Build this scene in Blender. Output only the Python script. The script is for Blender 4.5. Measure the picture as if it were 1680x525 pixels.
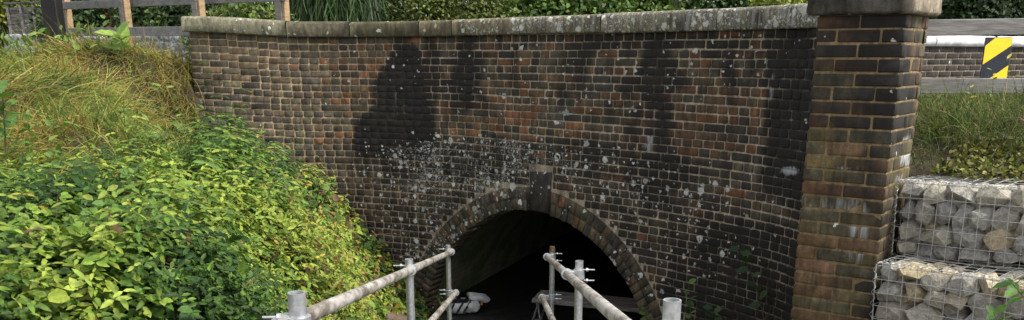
import bpy, math, random
import numpy as np
from math import radians, sin, cos, pi, sqrt
from mathutils import Vector

random.seed(11)
RNG = np.random.default_rng(11)

# ------------------------------------------------------------------ camera, world, sun
for o in list(bpy.data.objects):
    bpy.data.objects.remove(o)
SC = bpy.context.scene
COL = SC.collection
F, CX, CY = 1500.0, 840.0, 540.0          # focal length and principal point in photo pixels (1680 x 525 crop)
PITCH = radians(16.7)
CP, SP = cos(PITCH), sin(PITCH)

cam_data = bpy.data.cameras.new('camera')
cam_data.sensor_width = 36.0
cam_data.sensor_fit = 'HORIZONTAL'
cam_data.lens = 36.0 * F / 1680.0
cam_data.shift_y = (CY - 262.5) / 1680.0
cam_data.clip_start = 0.05
cam_data.clip_end = 2000
cam = bpy.data.objects.new('camera', cam_data)
COL.objects.link(cam)
cam.location = (0, 0, 0)
cam.rotation_euler = (pi / 2 - PITCH, 0, 0)
SC.camera = cam

SUN_AZ = radians(118)      # clockwise from +Y : light comes from the right, slightly behind the camera
SUN_EL = radians(52)
world = bpy.data.worlds.new('World')
SC.world = world
world.use_nodes = True
wn = world.node_tree
sky = wn.nodes.new('ShaderNodeTexSky')
sky.sky_type = 'NISHITA'
sky.sun_disc = False
sky.sun_elevation = SUN_EL
sky.sun_rotation = SUN_AZ
sky.air_density = 1.0
sky.dust_density = 3.0
sky.ozone_density = 0.6
wn.nodes['Background'].inputs[1].default_value = 0.105
hs = wn.nodes.new('ShaderNodeHueSaturation')          # thin overcast: the sky is paler than clear blue
hs.inputs['Saturation'].default_value = 0.12
wn.links.new(sky.outputs[0], hs.inputs['Color'])
wn.links.new(hs.outputs[0], wn.nodes['Background'].inputs[0])
sun_data = bpy.data.lights.new('sun', 'SUN')
sun_data.energy = 1.5
sun_data.angle = radians(14)
sun_data.color = (1.0, 0.93, 0.80)
sun = bpy.data.objects.new('sun', sun_data)
COL.objects.link(sun)
sdir = Vector((sin(SUN_AZ) * cos(SUN_EL), cos(SUN_AZ) * cos(SUN_EL), sin(SUN_EL)))
sun.rotation_euler = sdir.to_track_quat('Z', 'Y').to_euler()
sun.location = (20, -10, 30)
SC.view_settings.view_transform = 'Standard'
SC.view_settings.look = 'None'
SC.view_settings.gamma = 1.0
SC.view_settings.exposure = 1.5


# ------------------------------------------------------------------ helpers
def ray(px, py):
    a = (px - CX) / F
    b = (CY - py) / F
    return np.array((a, CP + b * SP, b * CP - SP))

def at(px, py, Y):                      # pixel + distance along the ground -> point
    r = ray(px, py)
    return r * (Y / r[1])

def at_z(px, py, z):
    r = ray(px, py)
    return r * (z / r[2])

def to_px(P):
    P = np.asarray(P, float)
    d = P[..., 1] * CP - P[..., 2] * SP
    d = np.where(d < 0.05, 0.05, d)
    u = P[..., 1] * SP + P[..., 2] * CP
    return CX + F * P[..., 0] / d, CY - F * u / d, d

def tag(o, label=None, cat=None, group=None, kind=None):
    if label: o['label'] = label
    if cat: o['category'] = cat
    if group: o['group'] = group
    if kind: o['kind'] = kind
    return o

def empty(name, loc, label=None, cat=None, group=None):
    o = bpy.data.objects.new(name, None)
    o.empty_display_size = 0.2
    COL.objects.link(o)
    o.location = tuple(float(v) for v in loc)
    return tag(o, label, cat, group)

def link_mesh(name, me, mat, parent=None, origin=None):
    if mat is not None and len(me.materials) == 0:
        me.materials.append(mat)
    o = bpy.data.objects.new(name, me)
    COL.objects.link(o)
    if origin is None:
        origin = (0, 0, 0)
    loc = Vector([float(v) for v in origin])
    if parent is not None:
        o.parent = parent
        par = parent
        while par is not None:
            loc = loc - par.location
            par = par.parent
    o.location = loc
    return o

def np_mesh(name, V, Q, mat, parent=None, tint=None, mask=None, smooth=False, origin=None, T=None):
    """V (n,3) world coordinates, Q (m,4) quads, T (k,3) triangles"""
    V = np.asarray(V, float)
    if origin is None:
        origin = np.zeros(3)
    me = bpy.data.meshes.new(name)
    n = len(V)
    me.vertices.add(n)
    me.vertices.foreach_set('co', (V - origin).astype(np.float32).ravel())
    loops = []
    starts = []
    tot = 0
    if Q is not None and len(Q):
        Q = np.asarray(Q, np.int32)
        loops.append(Q.ravel())
        starts.append(np.arange(len(Q)) * 4)
        tot = len(Q) * 4
    if T is not None and len(T):
        T = np.asarray(T, np.int32)
        loops.append(T.ravel())
        starts.append(tot + np.arange(len(T)) * 3)
    loops = np.concatenate(loops).astype(np.int32)
    starts = np.concatenate(starts).astype(np.int32)
    me.loops.add(len(loops))
    me.loops.foreach_set('vertex_index', loops)
    me.polygons.add(len(starts))
    me.polygons.foreach_set('loop_start', starts)
    me.update(calc_edges=True)
    me.validate()
    for nm, arr in (('tint', tint), ('mask', mask)):
        if arr is not None:
            a = me.attributes.new(nm, 'FLOAT_COLOR', 'POINT')
            c = np.ones((n, 4), np.float32)
            c[:, :3] = arr
            a.data.foreach_set('color', c.ravel())
    if smooth:
        me.polygons.foreach_set('use_smooth', np.ones(len(me.polygons), bool))
    return link_mesh(name, me, mat, parent, origin)

class MB:
    """collects polygons, build() links ONE mesh object"""
    def __init__(s):
        s.v = []; s.f = []; s.sm = []
    def add(s, vs, fs, smooth=False):
        k = len(s.v)
        s.v += [tuple(float(c) for c in v) for v in vs]
        s.f += [tuple(i + k for i in f) for f in fs]
        s.sm += [smooth] * len(fs)
        return s
    def box(s, c, half, ax=None, bev=0.0):
        """box with axes ax (3 unit vectors), optional chamfer"""
        c = np.asarray(c, float)
        ax = np.eye(3) if ax is None else np.asarray(ax, float)
        h = np.asarray(half, float)
        if bev <= 0:
            vs = [c + ax.T @ (h * np.array((x, y, z))) for z in (-1, 1) for y in (-1, 1) for x in (-1, 1)]
            return s.add(vs, [(0, 2, 3, 1), (4, 5, 7, 6), (0, 1, 5, 4), (2, 6, 7, 3), (0, 4, 6, 2), (1, 3, 7, 5)])
        vs = []
        idx = {}
        for sx in (-1, 1):
            for sy in (-1, 1):
                for sz in (-1, 1):
                    for k in range(3):
                        q = h - bev
                        q = q.copy(); q[k] = h[k]
                        idx[(sx, sy, sz, k)] = len(vs)
                        vs.append(c + ax.T @ (q * np.array((sx, sy, sz))))
        fs = []
        for k in range(3):
            i, j = (k + 1) % 3, (k + 2) % 3
            for sg in (-1, 1):
                f = []
                for a, b in ((-1, -1), (1, -1), (1, 1), (-1, 1)):
                    t = [0, 0, 0]; t[k] = sg; t[i] = a; t[j] = b
                    f.append(idx[(t[0], t[1], t[2], k)])
                fs.append(tuple(f if sg > 0 else f[::-1]))
        for k in range(3):                      # edges along axis k
            i, j = (k + 1) % 3, (k + 2) % 3
            for a in (-1, 1):
                for b in (-1, 1):
                    f = []
                    for e, w in ((-1, i), (1, i), (1, j), (-1, j)):
                        t = [0, 0, 0]; t[k] = e; t[i] = a; t[j] = b
                        f.append(idx[(t[0], t[1], t[2], w)])
                    fs.append(tuple(f if a * b < 0 else f[::-1]))
        for sx in (-1, 1):
            for sy in (-1, 1):
                for sz in (-1, 1):
                    f = [idx[(sx, sy, sz, k)] for k in range(3)]
                    fs.append(tuple(f if sx * sy * sz > 0 else f[::-1]))
        return s.add(vs, fs)
    def tube(s, p0, p1, r, n=16, wall=0.0, r1=None, smooth=True, cap=True):
        p0 = np.asarray(p0, float); p1 = np.asarray(p1, float)
        r1 = r if r1 is None else r1
        d = p1 - p0; d = d / np.linalg.norm(d)
        a = np.cross(d, (0, 0, 1) if abs(d[2]) < .9 else (1, 0, 0)); a /= np.linalg.norm(a)
        b = np.cross(d, a)
        ring = lambda p, rr: [p + rr * (cos(2 * pi * i / n) * a + sin(2 * pi * i / n) * b) for i in range(n)]
        vs = ring(p0, r) + ring(p1, r1)
        fs = [(i, (i + 1) % n, n + (i + 1) % n, n + i) for i in range(n)]
        s.add(vs, fs, smooth)
        if wall > 0:                            # hollow open end: rim, then bore
            for p, q, rr, flip in ((p1, p1 - d * .25, r1, False), (p0, p0 + d * .25, r, True)):
                vs = ring(p, rr) + ring(p, rr - wall) + ring(q, rr - wall)
                f1 = [(i, (i + 1) % n, n + (i + 1) % n, n + i) for i in range(n)]
                f2 = [(n + i, n + (i + 1) % n, 2 * n + (i + 1) % n, 2 * n + i) for i in range(n)]
                f3 = [tuple(range(2 * n, 3 * n))]
                s.add(vs, f1 + f2 + f3)
        elif cap:
            s.add(ring(p0, r), [tuple(range(n))[::-1]]); s.add(ring(p1, r1), [tuple(range(n))])
        return s
    def path(s, pts, radii, n=6):
        for i in range(len(pts) - 1):
            s.tube(pts[i], pts[i + 1], radii[i], n, 0, radii[i + 1], cap=(i == 0 or i == len(pts) - 2))
        return s
    def build(s, name, mat, parent=None, origin=None):
        me = bpy.data.meshes.new(name)
        V = np.array(s.v)
        if origin is None:
            origin = V.mean(0)
        me.from_pydata([tuple(v) for v in (V - origin)], [], s.f)
        me.polygons.foreach_set('use_smooth', s.sm)
        me.update()
        return link_mesh(name, me, mat, parent, origin)

def unit(v):
    v = np.asarray(v, float)
    return v / np.linalg.norm(v)

def ss(a, b, x):
    t = np.clip((x - a) / (b - a), 0, 1)
    return t * t * (3 - 2 * t)


# ------------------------------------------------------------------ materials
def mat(name):
    m = bpy.data.materials.new(name)
    m.use_nodes = True
    nt = m.node_tree
    b = nt.nodes['Principled BSDF']
    return m, nt, b

def N(nt, typ, **kw):
    n = nt.nodes.new(typ)
    for k, v in kw.items():
        setattr(n, k, v)
    return n

def noise(nt, scale, detail=4, rough=.55, vec=None, dist=0.0):
    n = N(nt, 'ShaderNodeTexNoise')
    n.inputs['Scale'].default_value = scale
    n.inputs['Detail'].default_value = detail
    n.inputs['Roughness'].default_value = rough
    n.inputs['Distortion'].default_value = dist
    if vec is not None:
        nt.links.new(vec, n.inputs['Vector'])
    return n

def mathn(nt, op, a, b=None, clamp=False):
    n = N(nt, 'ShaderNodeMath', operation=op, use_clamp=clamp)
    for i, v in enumerate((a, b)):
        if v is None: continue
        if isinstance(v, (int, float)):
            n.inputs[i].default_value = v
        else:
            nt.links.new(v, n.inputs[i])
    return n.outputs[0]

def maprange(nt, v, a, b, c=0.0, d=1.0, smooth=True):
    n = N(nt, 'ShaderNodeMapRange')
    if smooth: n.interpolation_type = 'SMOOTHSTEP'
    nt.links.new(v, n.inputs['Value'])
    for k, x in (('From Min', a), ('From Max', b), ('To Min', c), ('To Max', d)):
        if isinstance(x, (int, float)):
            n.inputs[k].default_value = x
        else:
            nt.links.new(x, n.inputs[k])
    return n.outputs[0]

def mixc(nt, fac, a, b, blend='MIX'):
    n = N(nt, 'ShaderNodeMix', data_type='RGBA', blend_type=blend)
    for k, v in ((0, fac), (6, a), (7, b)):
        if isinstance(v, (int, float)):
            n.inputs[k].default_value = v
        elif isinstance(v, tuple):
            n.inputs[k].default_value = (*v, 1)
        else:
            nt.links.new(v, n.inputs[k])
    return n.outputs[2]

def bump(nt, b, h, strength=.4, dist=.01):
    n = N(nt, 'ShaderNodeBump')
    n.inputs['Strength'].default_value = strength
    n.inputs['Distance'].default_value = dist
    nt.links.new(h, n.inputs['Height'])
    nt.links.new(n.outputs[0], b.inputs['Normal'])

def pos(nt):
    return N(nt, 'ShaderNodeNewGeometry').outputs['Position']

def weathered(name, tint_attr=True, col=None, rough=.88, grain=1.0, lichen_col=(.60, .62, .60), streak=1.0):
    """masonry: base colour from 'tint', stains from 'mask' (r soot, g lichen, b lime runs)"""
    m, nt, b = mat(name)
    P = pos(nt)
    if tint_attr:
        base = N(nt, 'ShaderNodeAttribute', attribute_name='tint').outputs['Color']
    else:
        rgb = N(nt, 'ShaderNodeRGB'); rgb.outputs[0].default_value = (*col, 1); base = rgb.outputs[0]
    mk = N(nt, 'ShaderNodeSeparateColor')
    nt.links.new(N(nt, 'ShaderNodeAttribute', attribute_name='mask').outputs['Color'], mk.inputs[0])
    n1 = noise(nt, 24, 5, .65, P)
    n2 = noise(nt, 130, 3, .6, P)
    n3 = noise(nt, 5.5, 4, .6, P)
    v = mathn(nt, 'MULTIPLY', maprange(nt, n1.outputs[0], .3, .72, .6, 1.32, False), maprange(nt, n2.outputs[0], .3, .7, .8, 1.2, False))
    mpv = N(nt, 'ShaderNodeMapping'); mpv.inputs['Scale'].default_value = (28, 28, 7)
    nt.links.new(P, mpv.inputs[0])
    nv = noise(nt, 1.0, 3, .55, mpv.outputs[0])
    v = mathn(nt, 'MULTIPLY', v, maprange(nt, nv.outputs[0], .3, .7, .62, 1.4, False))
    c = mixc(nt, 1.0, base, v, 'MULTIPLY')
    # soot / algae
    sf = mathn(nt, 'ADD', mk.outputs[0], mathn(nt, 'MULTIPLY', mathn(nt, 'SUBTRACT', n3.outputs[0], .5), .95))
    sf = mathn(nt, 'ADD', sf, mathn(nt, 'MULTIPLY', mathn(nt, 'SUBTRACT', n1.outputs[0], .5), .35))
    mps = N(nt, 'ShaderNodeMapping'); mps.inputs['Scale'].default_value = (7, 7, .9)
    nt.links.new(P, mps.inputs[0])
    n5 = noise(nt, 1.0, 4, .6, mps.outputs[0])
    sf = mathn(nt, 'ADD', sf, mathn(nt, 'MULTIPLY', mathn(nt, 'SUBTRACT', n5.outputs[0], .5), streak * .8))
    sf = maprange(nt, sf, .2, .8, 0, .95)
    sootc = mixc(nt, n1.outputs[0], (.006, .0065, .008), (.026, .024, .022))
    c = mixc(nt, sf, c, sootc)
    # lime runs: vertically stretched
    mp = N(nt, 'ShaderNodeMapping'); mp.inputs['Scale'].default_value = (34, 34, 3.5)
    nt.links.new(P, mp.inputs[0])
    n4 = noise(nt, 1.0, 4, .6, mp.outputs[0])
    lf = mathn(nt, 'ADD', mk.outputs[2], mathn(nt, 'MULTIPLY', mathn(nt, 'SUBTRACT', n4.outputs[0], .5), 1.1))
    c = mixc(nt, maprange(nt, lf, .45, .95, 0, .85), c, (.40, .43, .46))
    # lichen: clustered discs of several sizes plus ragged flecks
    wob = noise(nt, 38, 2, .5, P)
    clu = maprange(nt, noise(nt, 2.6, 3, .6, P).outputs[0], .36, .58, .55, 1.0)
    dg = mathn(nt, 'MULTIPLY', mk.outputs[1], clu)
    mw = N(nt, 'ShaderNodeMix', data_type='RGBA', blend_type='LINEAR_LIGHT')
    mw.inputs[0].default_value = .022
    nt.links.new(P, mw.inputs[6]); nt.links.new(wob.outputs['Color'], mw.inputs[7])
    fl = noise(nt, 60, 4, .65, P, .8)
    thr = maprange(nt, dg, 0, 1, .80, .545, False)
    tot = mathn(nt, 'MULTIPLY', maprange(nt, mathn(nt, 'SUBTRACT', fl.outputs[0], thr), 0, .05), .7)
    for sc, k, q in ((7.5, .36, .42), (12.0, .42, .62), (25.0, .46, .62)):
        vo = N(nt, 'ShaderNodeTexVoronoi', feature='F1'); vo.inputs['Scale'].default_value = sc
        nt.links.new(mw.outputs[2], vo.inputs['Vector'])
        sepr = N(nt, 'ShaderNodeSeparateColor'); nt.links.new(vo.outputs['Color'], sepr.inputs[0])
        has = mathn(nt, 'LESS_THAN', sepr.outputs[0], mathn(nt, 'MULTIPLY', mathn(nt, 'SUBTRACT', dg, .16 if sc < 10 else (.09 if sc < 20 else 0)), q))
        rad = mathn(nt, 'MULTIPLY', maprange(nt, sepr.outputs[1], 0, 1, .3, 1, False), k)
        disc = maprange(nt, mathn(nt, 'SUBTRACT', vo.outputs['Distance'], rad), -.06, .02, 1, 0)
        f = mathn(nt, 'MULTIPLY', has, disc)
        f = mathn(nt, 'MULTIPLY', f, maprange(nt, sepr.outputs[2], 0, 1, .5, 1, False))
        f = mathn(nt, 'MULTIPLY', f, maprange(nt, n2.outputs[0], .3, .5, .4, 1))
        tot = mathn(nt, 'MAXIMUM', tot, f)
    c = mixc(nt, tot, c, lichen_col)
    nt.links.new(c, b.inputs['Base Color'])
    b.inputs['Roughness'].default_value = rough
    b.inputs['Specular IOR Level'].default_value = .3
    h = mathn(nt, 'ADD', mathn(nt, 'MULTIPLY', n1.outputs[0], .7), mathn(nt, 'MULTIPLY', n2.outputs[0], .5))
    h = mathn(nt, 'ADD', h, mathn(nt, 'MULTIPLY', tot, .15))
    bump(nt, b, h, .55 * grain, .008)
    return m

M_BRICK = weathered('brick_weathered')
M_MORTAR = weathered('mortar_weathered', rough=.95)
M_COPING = weathered('coping_stone', rough=.9, grain=1.4, lichen_col=(.58, .60, .55), streak=.8)

def simple(name, c1, c2, scale=20, rough=.8, metal=0.0, bstr=.3, bdist=.005, rnd=0.0, stretch=None, spec=.4, detail=5, obj_space=False):
    m, nt, b = mat(name)
    P = pos(nt)
    if obj_space:
        P = N(nt, 'ShaderNodeTexCoord').outputs['Object']
    if stretch:
        mp = N(nt, 'ShaderNodeMapping'); mp.inputs['Scale'].default_value = stretch
        nt.links.new(P, mp.inputs[0]); P = mp.outputs[0]
    n1 = noise(nt, scale, detail, .62, P)
    n2 = noise(nt, scale * .23, 3, .5, P)
    f = maprange(nt, mathn(nt, 'ADD', mathn(nt, 'MULTIPLY', n1.outputs[0], .6), mathn(nt, 'MULTIPLY', n2.outputs[0], .4)), .36, .64)
    c = mixc(nt, f, c1, c2)
    if rnd:
        oi = N(nt, 'ShaderNodeObjectInfo')
        c = mixc(nt, 1.0, c, maprange(nt, oi.outputs['Random'], 0, 1, 1 - rnd, 1 + rnd, False), 'MULTIPLY')
    nt.links.new(c, b.inputs['Base Color'])
    b.inputs['Roughness'].default_value = rough
    b.inputs['Metallic'].default_value = metal
    b.inputs['Specular IOR Level'].default_value = spec
    if bstr:
        bump(nt, b, n1.outputs[0], bstr, bdist)
    return m

M_GALV = simple('galvanised_steel', (.36, .38, .40), (.58, .60, .62), 60, .46, .75, .12, .002, spec=.5)
M_RAILTUBE = simple('muddy_tube', (.13, .105, .08), (.50, .48, .45), 30, .6, .35, .25, .003, stretch=(1, .3, 1))
M_RUST = simple('rusty_fitting', (.09, .055, .035), (.20, .14, .09), 70, .8, .2, .4, .003)
M_WIRE = simple('gabion_wire', (.34, .35, .35), (.55, .56, .56), 90, .5, .6, 0)
M_TIMBER = simple('grey_timber', (.135, .125, .11), (.26, .245, .225), 9, .85, 0, .5, .004, stretch=(1, 1, 8), rnd=.12)
M_TIMBERX = simple('grey_timber_rail', (.135, .132, .128), (.26, .255, .25), 9, .85, 0, .5, .004, stretch=(.6, 8, 9), rnd=.1)
M_TIMBERLIT = simple('sunlit_timber', (.24, .16, .085), (.38, .27, .16), 9, .85, 0, .5, .004, stretch=(1, 1, 6), rnd=.1)
M_BLACKPOST = simple('black_timber', (.004, .004, .005), (.012, .011, .011), 14, .6, 0, .4, .004, stretch=(1, 1, 6))
M_PLANK = simple('site_plank', (.10, .09, .08), (.26, .245, .23), 12, .85, 0, .5, .004, stretch=(.6, 6, 6))
M_DARKSTEEL = simple('dark_steel', (.12, .125, .13), (.26, .27, .28), 40, .5, .6, .1, .002)
M_SOIL = simple('soil', (.018, .015, .009), (.05, .042, .022), 14, .95, 0, .8, .03)
M_MUD = simple('wet_mud', (.010, .010, .011), (.030, .028, .026), 5, .55, 0, .6, .03)
M_ROAD = simple('asphalt', (.04, .04, .04), (.065, .063, .06), 60, .9, 0, .5, .004)
M_TUNNEL = None
M_WHITE = simple('white_fabric', (.50, .51, .52), (.72, .73, .74), 14, .7, 0, .5, .01)
M_DARK = simple('dark_strap', (.012, .012, .014), (.03, .03, .03), 30, .7, 0, .2, .003)
M_ORANGE = simple('orange_tag', (.50, .16, .02), (.60, .22, .03), 30, .6, 0, 0)
M_YELLOW = simple('yellow_sheeting', (.74, .52, .012), (.80, .58, .02), 8, .45, 0, 0)
M_BLACKSHEET = simple('black_sheeting', (.008, .011, .022), (.014, .018, .03), 8, .4, 0, 0)
M_WHITEWASH = simple('whitewash_stone', (.12, .125, .125), (.52, .54, .55), 22, .9, 0, .8, .02, rnd=.2)
M_PANELWOOD = simple('weathered_panel', (.05, .045, .045), (.20, .19, .19), 12, .9, 0, .4, .01, stretch=(.5, 6, 6), rnd=.3)
M_FARCOPE = simple('white_coping', (.46, .48, .50), (.80, .80, .80), 7, .8, 0, .5, .02)

def gabion_rock():
    m, nt, b = mat('gabion_rock')
    P = pos(nt)
    oi = N(nt, 'ShaderNodeObjectInfo')
    ramp = N(nt, 'ShaderNodeValToRGB')
    e = ramp.color_ramp.elements
    e[0].position = 0; e[0].color = (.235, .23, .22, 1)
    e[1].position = 1; e[1].color = (.36, .30, .19, 1)
    for p, c in ((.3, (.33, .315, .275, 1)), (.55, (.38, .35, .285, 1)), (.72, (.27, .265, .25, 1)), (.86, (.40, .33, .22, 1))):
        x = e.new(p); x.color = c
    nt.links.new(oi.outputs['Random'], ramp.inputs[0])
    n1 = noise(nt, 26, 5, .65, P, .6)
    n2 = noise(nt, 110, 3, .6, P)
    v = mathn(nt, 'MULTIPLY', maprange(nt, n1.outputs[0], .3, .7, .55, 1.4, False), maprange(nt, n2.outputs[0], .3, .7, .8, 1.2, False))
    nt.links.new(mixc(nt, 1.0, ramp.outputs[0], v, 'MULTIPLY'), b.inputs['Base Color'])
    b.inputs['Roughness'].default_value = .85
    bump(nt, b, mathn(nt, 'ADD', n1.outputs[0], mathn(nt, 'MULTIPLY', n2.outputs[0], .4)), .7, .012)
    return m
M_ROCK = gabion_rock()

def leafmat(name, transl=.35, rough=.42, spec=.45):
    m, nt, b = mat(name)
    at_ = N(nt, 'ShaderNodeAttribute', attribute_name='tint').outputs['Color']
    n1 = noise(nt, 45, 2, .5, pos(nt))
    c = mixc(nt, 1.0, at_, maprange(nt, n1.outputs[0], .3, .7, .75, 1.25, False), 'MULTIPLY')
    nt.links.new(c, b.inputs['Base Color'])
    b.inputs['Roughness'].default_value = rough
    b.inputs['Specular IOR Level'].default_value = spec
    tr = N(nt, 'ShaderNodeBsdfTranslucent')
    nt.links.new(mixc(nt, 1.0, c, (1.15, 1.2, .7), 'MULTIPLY'), tr.inputs[0])
    mx = N(nt, 'ShaderNodeMixShader'); mx.inputs[0].default_value = transl
    nt.links.new(b.outputs[0], mx.inputs[1]); nt.links.new(tr.outputs[0], mx.inputs[2])
    nt.links.new(mx.outputs[0], nt.nodes['Material Output'].inputs[0])
    return m
M_LEAF = leafmat('leaf', .26, .55, .28)
M_GRASS = leafmat('grass_blade', .3, .6, .3)
M_STEM = simple('bramble_stem', (.05, .035, .02), (.12, .085, .04), 30, .8, 0, 0)
M_BARK = simple('bark', (.03, .025, .02), (.07, .06, .045), 20, .9, 0, .5, .01)
M_CORE = simple('foliage_shade', (.005, .009, .003), (.014, .022, .007), 8, .95, 0, .8, .05)  # near-black colour standing in for shade between the leaves

def tunnelmat():
    m, nt, b = mat('tunnel_lining')
    uv = N(nt, 'ShaderNodeAttribute', attribute_name='tint').outputs['Vector']
    br = N(nt, 'ShaderNodeTexBrick')
    br.inputs['Scale'].default_value = 1.0
    br.inputs['Brick Width'].default_value = .235
    br.inputs['Row Height'].default_value = .075
    br.inputs['Mortar Size'].default_value = .008
    br.inputs['Color1'].default_value = (.26, .235, .185, 1)
    br.inputs['Color2'].default_value = (.34, .29, .22, 1)
    br.inputs['Mortar'].default_value = (.42, .38, .30, 1)
    nt.links.new(uv, br.inputs['Vector'])
    P = pos(nt)
    n1 = noise(nt, 3, 5, .6, P)
    c = mixc(nt, maprange(nt, n1.outputs[0], .4, .62), br.outputs['Color'], (.13, .19, .08))
    nt.links.new(c, b.inputs['Base Color'])
    b.inputs['Roughness'].default_value = .6
    n2 = noise(nt, 40, 4, .6, P)
    bump(nt, b, mathn(nt, 'ADD', mathn(nt, 'MULTIPLY', br.outputs['Fac'], -1), mathn(nt, 'MULTIPLY', n2.outputs[0], .6)), .8, .012)
    return m
M_TUNNEL = tunnelmat()

# ------------------------------------------------------------------ plan of the curved headwall
CTRL = np.array([(-3.58, 10.66), (-2.9, 10.55), (-2.2, 10.52), (-1.65, 10.40), (-.65, 9.92), (.06, 9.27), (1.08, 8.28),
                 (1.58, 7.72), (1.86, 7.32), (2.08, 6.9), (2.19, 6.45), (2.21, 6.0), (2.17, 5.55)])

def catmull(P, n=40):
    P = np.vstack([2 * P[0] - P[1], P, 2 * P[-1] - P[-2]])
    out = []
    for i in range(1, len(P) - 2):
        p0, p1, p2, p3 = P[i - 1:i + 3]
        t = np.linspace(0, 1, n, endpoint=False)[:, None]
        out.append(.5 * (2 * p1 + (p2 - p0) * t + (2 * p0 - 5 * p1 + 4 * p2 - p3) * t ** 2 + (3 * p1 - p0 - 3 * p2 + p3) * t ** 3))
    out.append(P[-2][None])
    return np.vstack(out)

CUR = catmull(CTRL)
ARC = np.concatenate([[0], np.cumsum(np.linalg.norm(np.diff(CUR, axis=0), axis=1))])
ULEN = ARC[-1]
def wall_xy(u):
    u = np.asarray(u, float)
    return np.stack([np.interp(u, ARC, CUR[:, 0]), np.interp(u, ARC, CUR[:, 1])], -1)
def wall_nrm(u):
    e = .06
    d = wall_xy(np.clip(np.asarray(u) + e, 0, ULEN)) - wall_xy(np.clip(np.asarray(u) - e, 0, ULEN))
    d /= np.linalg.norm(d, axis=-1, keepdims=True)
    return np.stack([d[..., 1], -d[..., 0]], -1)        # towards the camera side
def W(u, z, off=0.0):
    u = np.asarray(u, float); z = np.asarray(z, float); off = np.asarray(off, float)
    xy = wall_xy(u) + wall_nrm(u) * off[..., None]
    return np.concatenate([xy, np.broadcast_to(z, u.shape)[..., None]], -1)
def u_at_px(px, z=0.0):
    us = np.linspace(0, ULEN, 1600)
    x, _, _ = to_px(W(us, np.full_like(us, z), np.zeros_like(us)))
    k = int(np.argmin(np.abs(x - px)))
    return us[k]
def THK(u):                                            # wall thickness, thinner where it dies into the pier
    return .36 - .27 * ss(ULEN - 1.3, ULEN - .5, np.asarray(u, float))
def Z0(u):                                             # underside of the coping
    return .185 + .055 * (1 - ss(0, 1.3, np.asarray(u, float)))

COURSE = .075
UC = 4.24  # arch centre
AR, ZS = 1.60, -3.10                                   # intrados radius, springing
RING = .226
KO = .10                                                # keystone sits a little right of the centre
ZB = -3.15

# stains, in wall coordinates measured from the photograph
def blob(x, y, cx, cy, rx, ry, p=2.0):
    d = (np.abs((x - cx) / rx) ** p + np.abs((y - cy) / ry) ** p) ** (1 / p)
    return 1 - ss(.62, 1.12, d)

def poly_mask(x, y, poly, soft):
    poly = np.array(poly, float)
    n = len(poly)
    ins = np.zeros(x.shape, bool)
    dist = np.full(x.shape, 1e9)
    for i in range(n):
        a, b = poly[i], poly[(i + 1) % n]
        e = b - a
        t = np.clip(((x - a[0]) * e[0] + (y - a[1]) * e[1]) / (e @ e), 0, 1)
        dist = np.minimum(dist, np.hypot(x - a[0] - t * e[0], y - a[1] - t * e[1]))
        c = ((a[1] > y) != (b[1] > y)) & (x < (b[0] - a[0]) * (y - a[1]) / (b[1] - a[1] + 1e-9) + a[0])
        ins ^= c
    return ss(-soft, soft, np.where(ins, dist, -dist))

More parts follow.
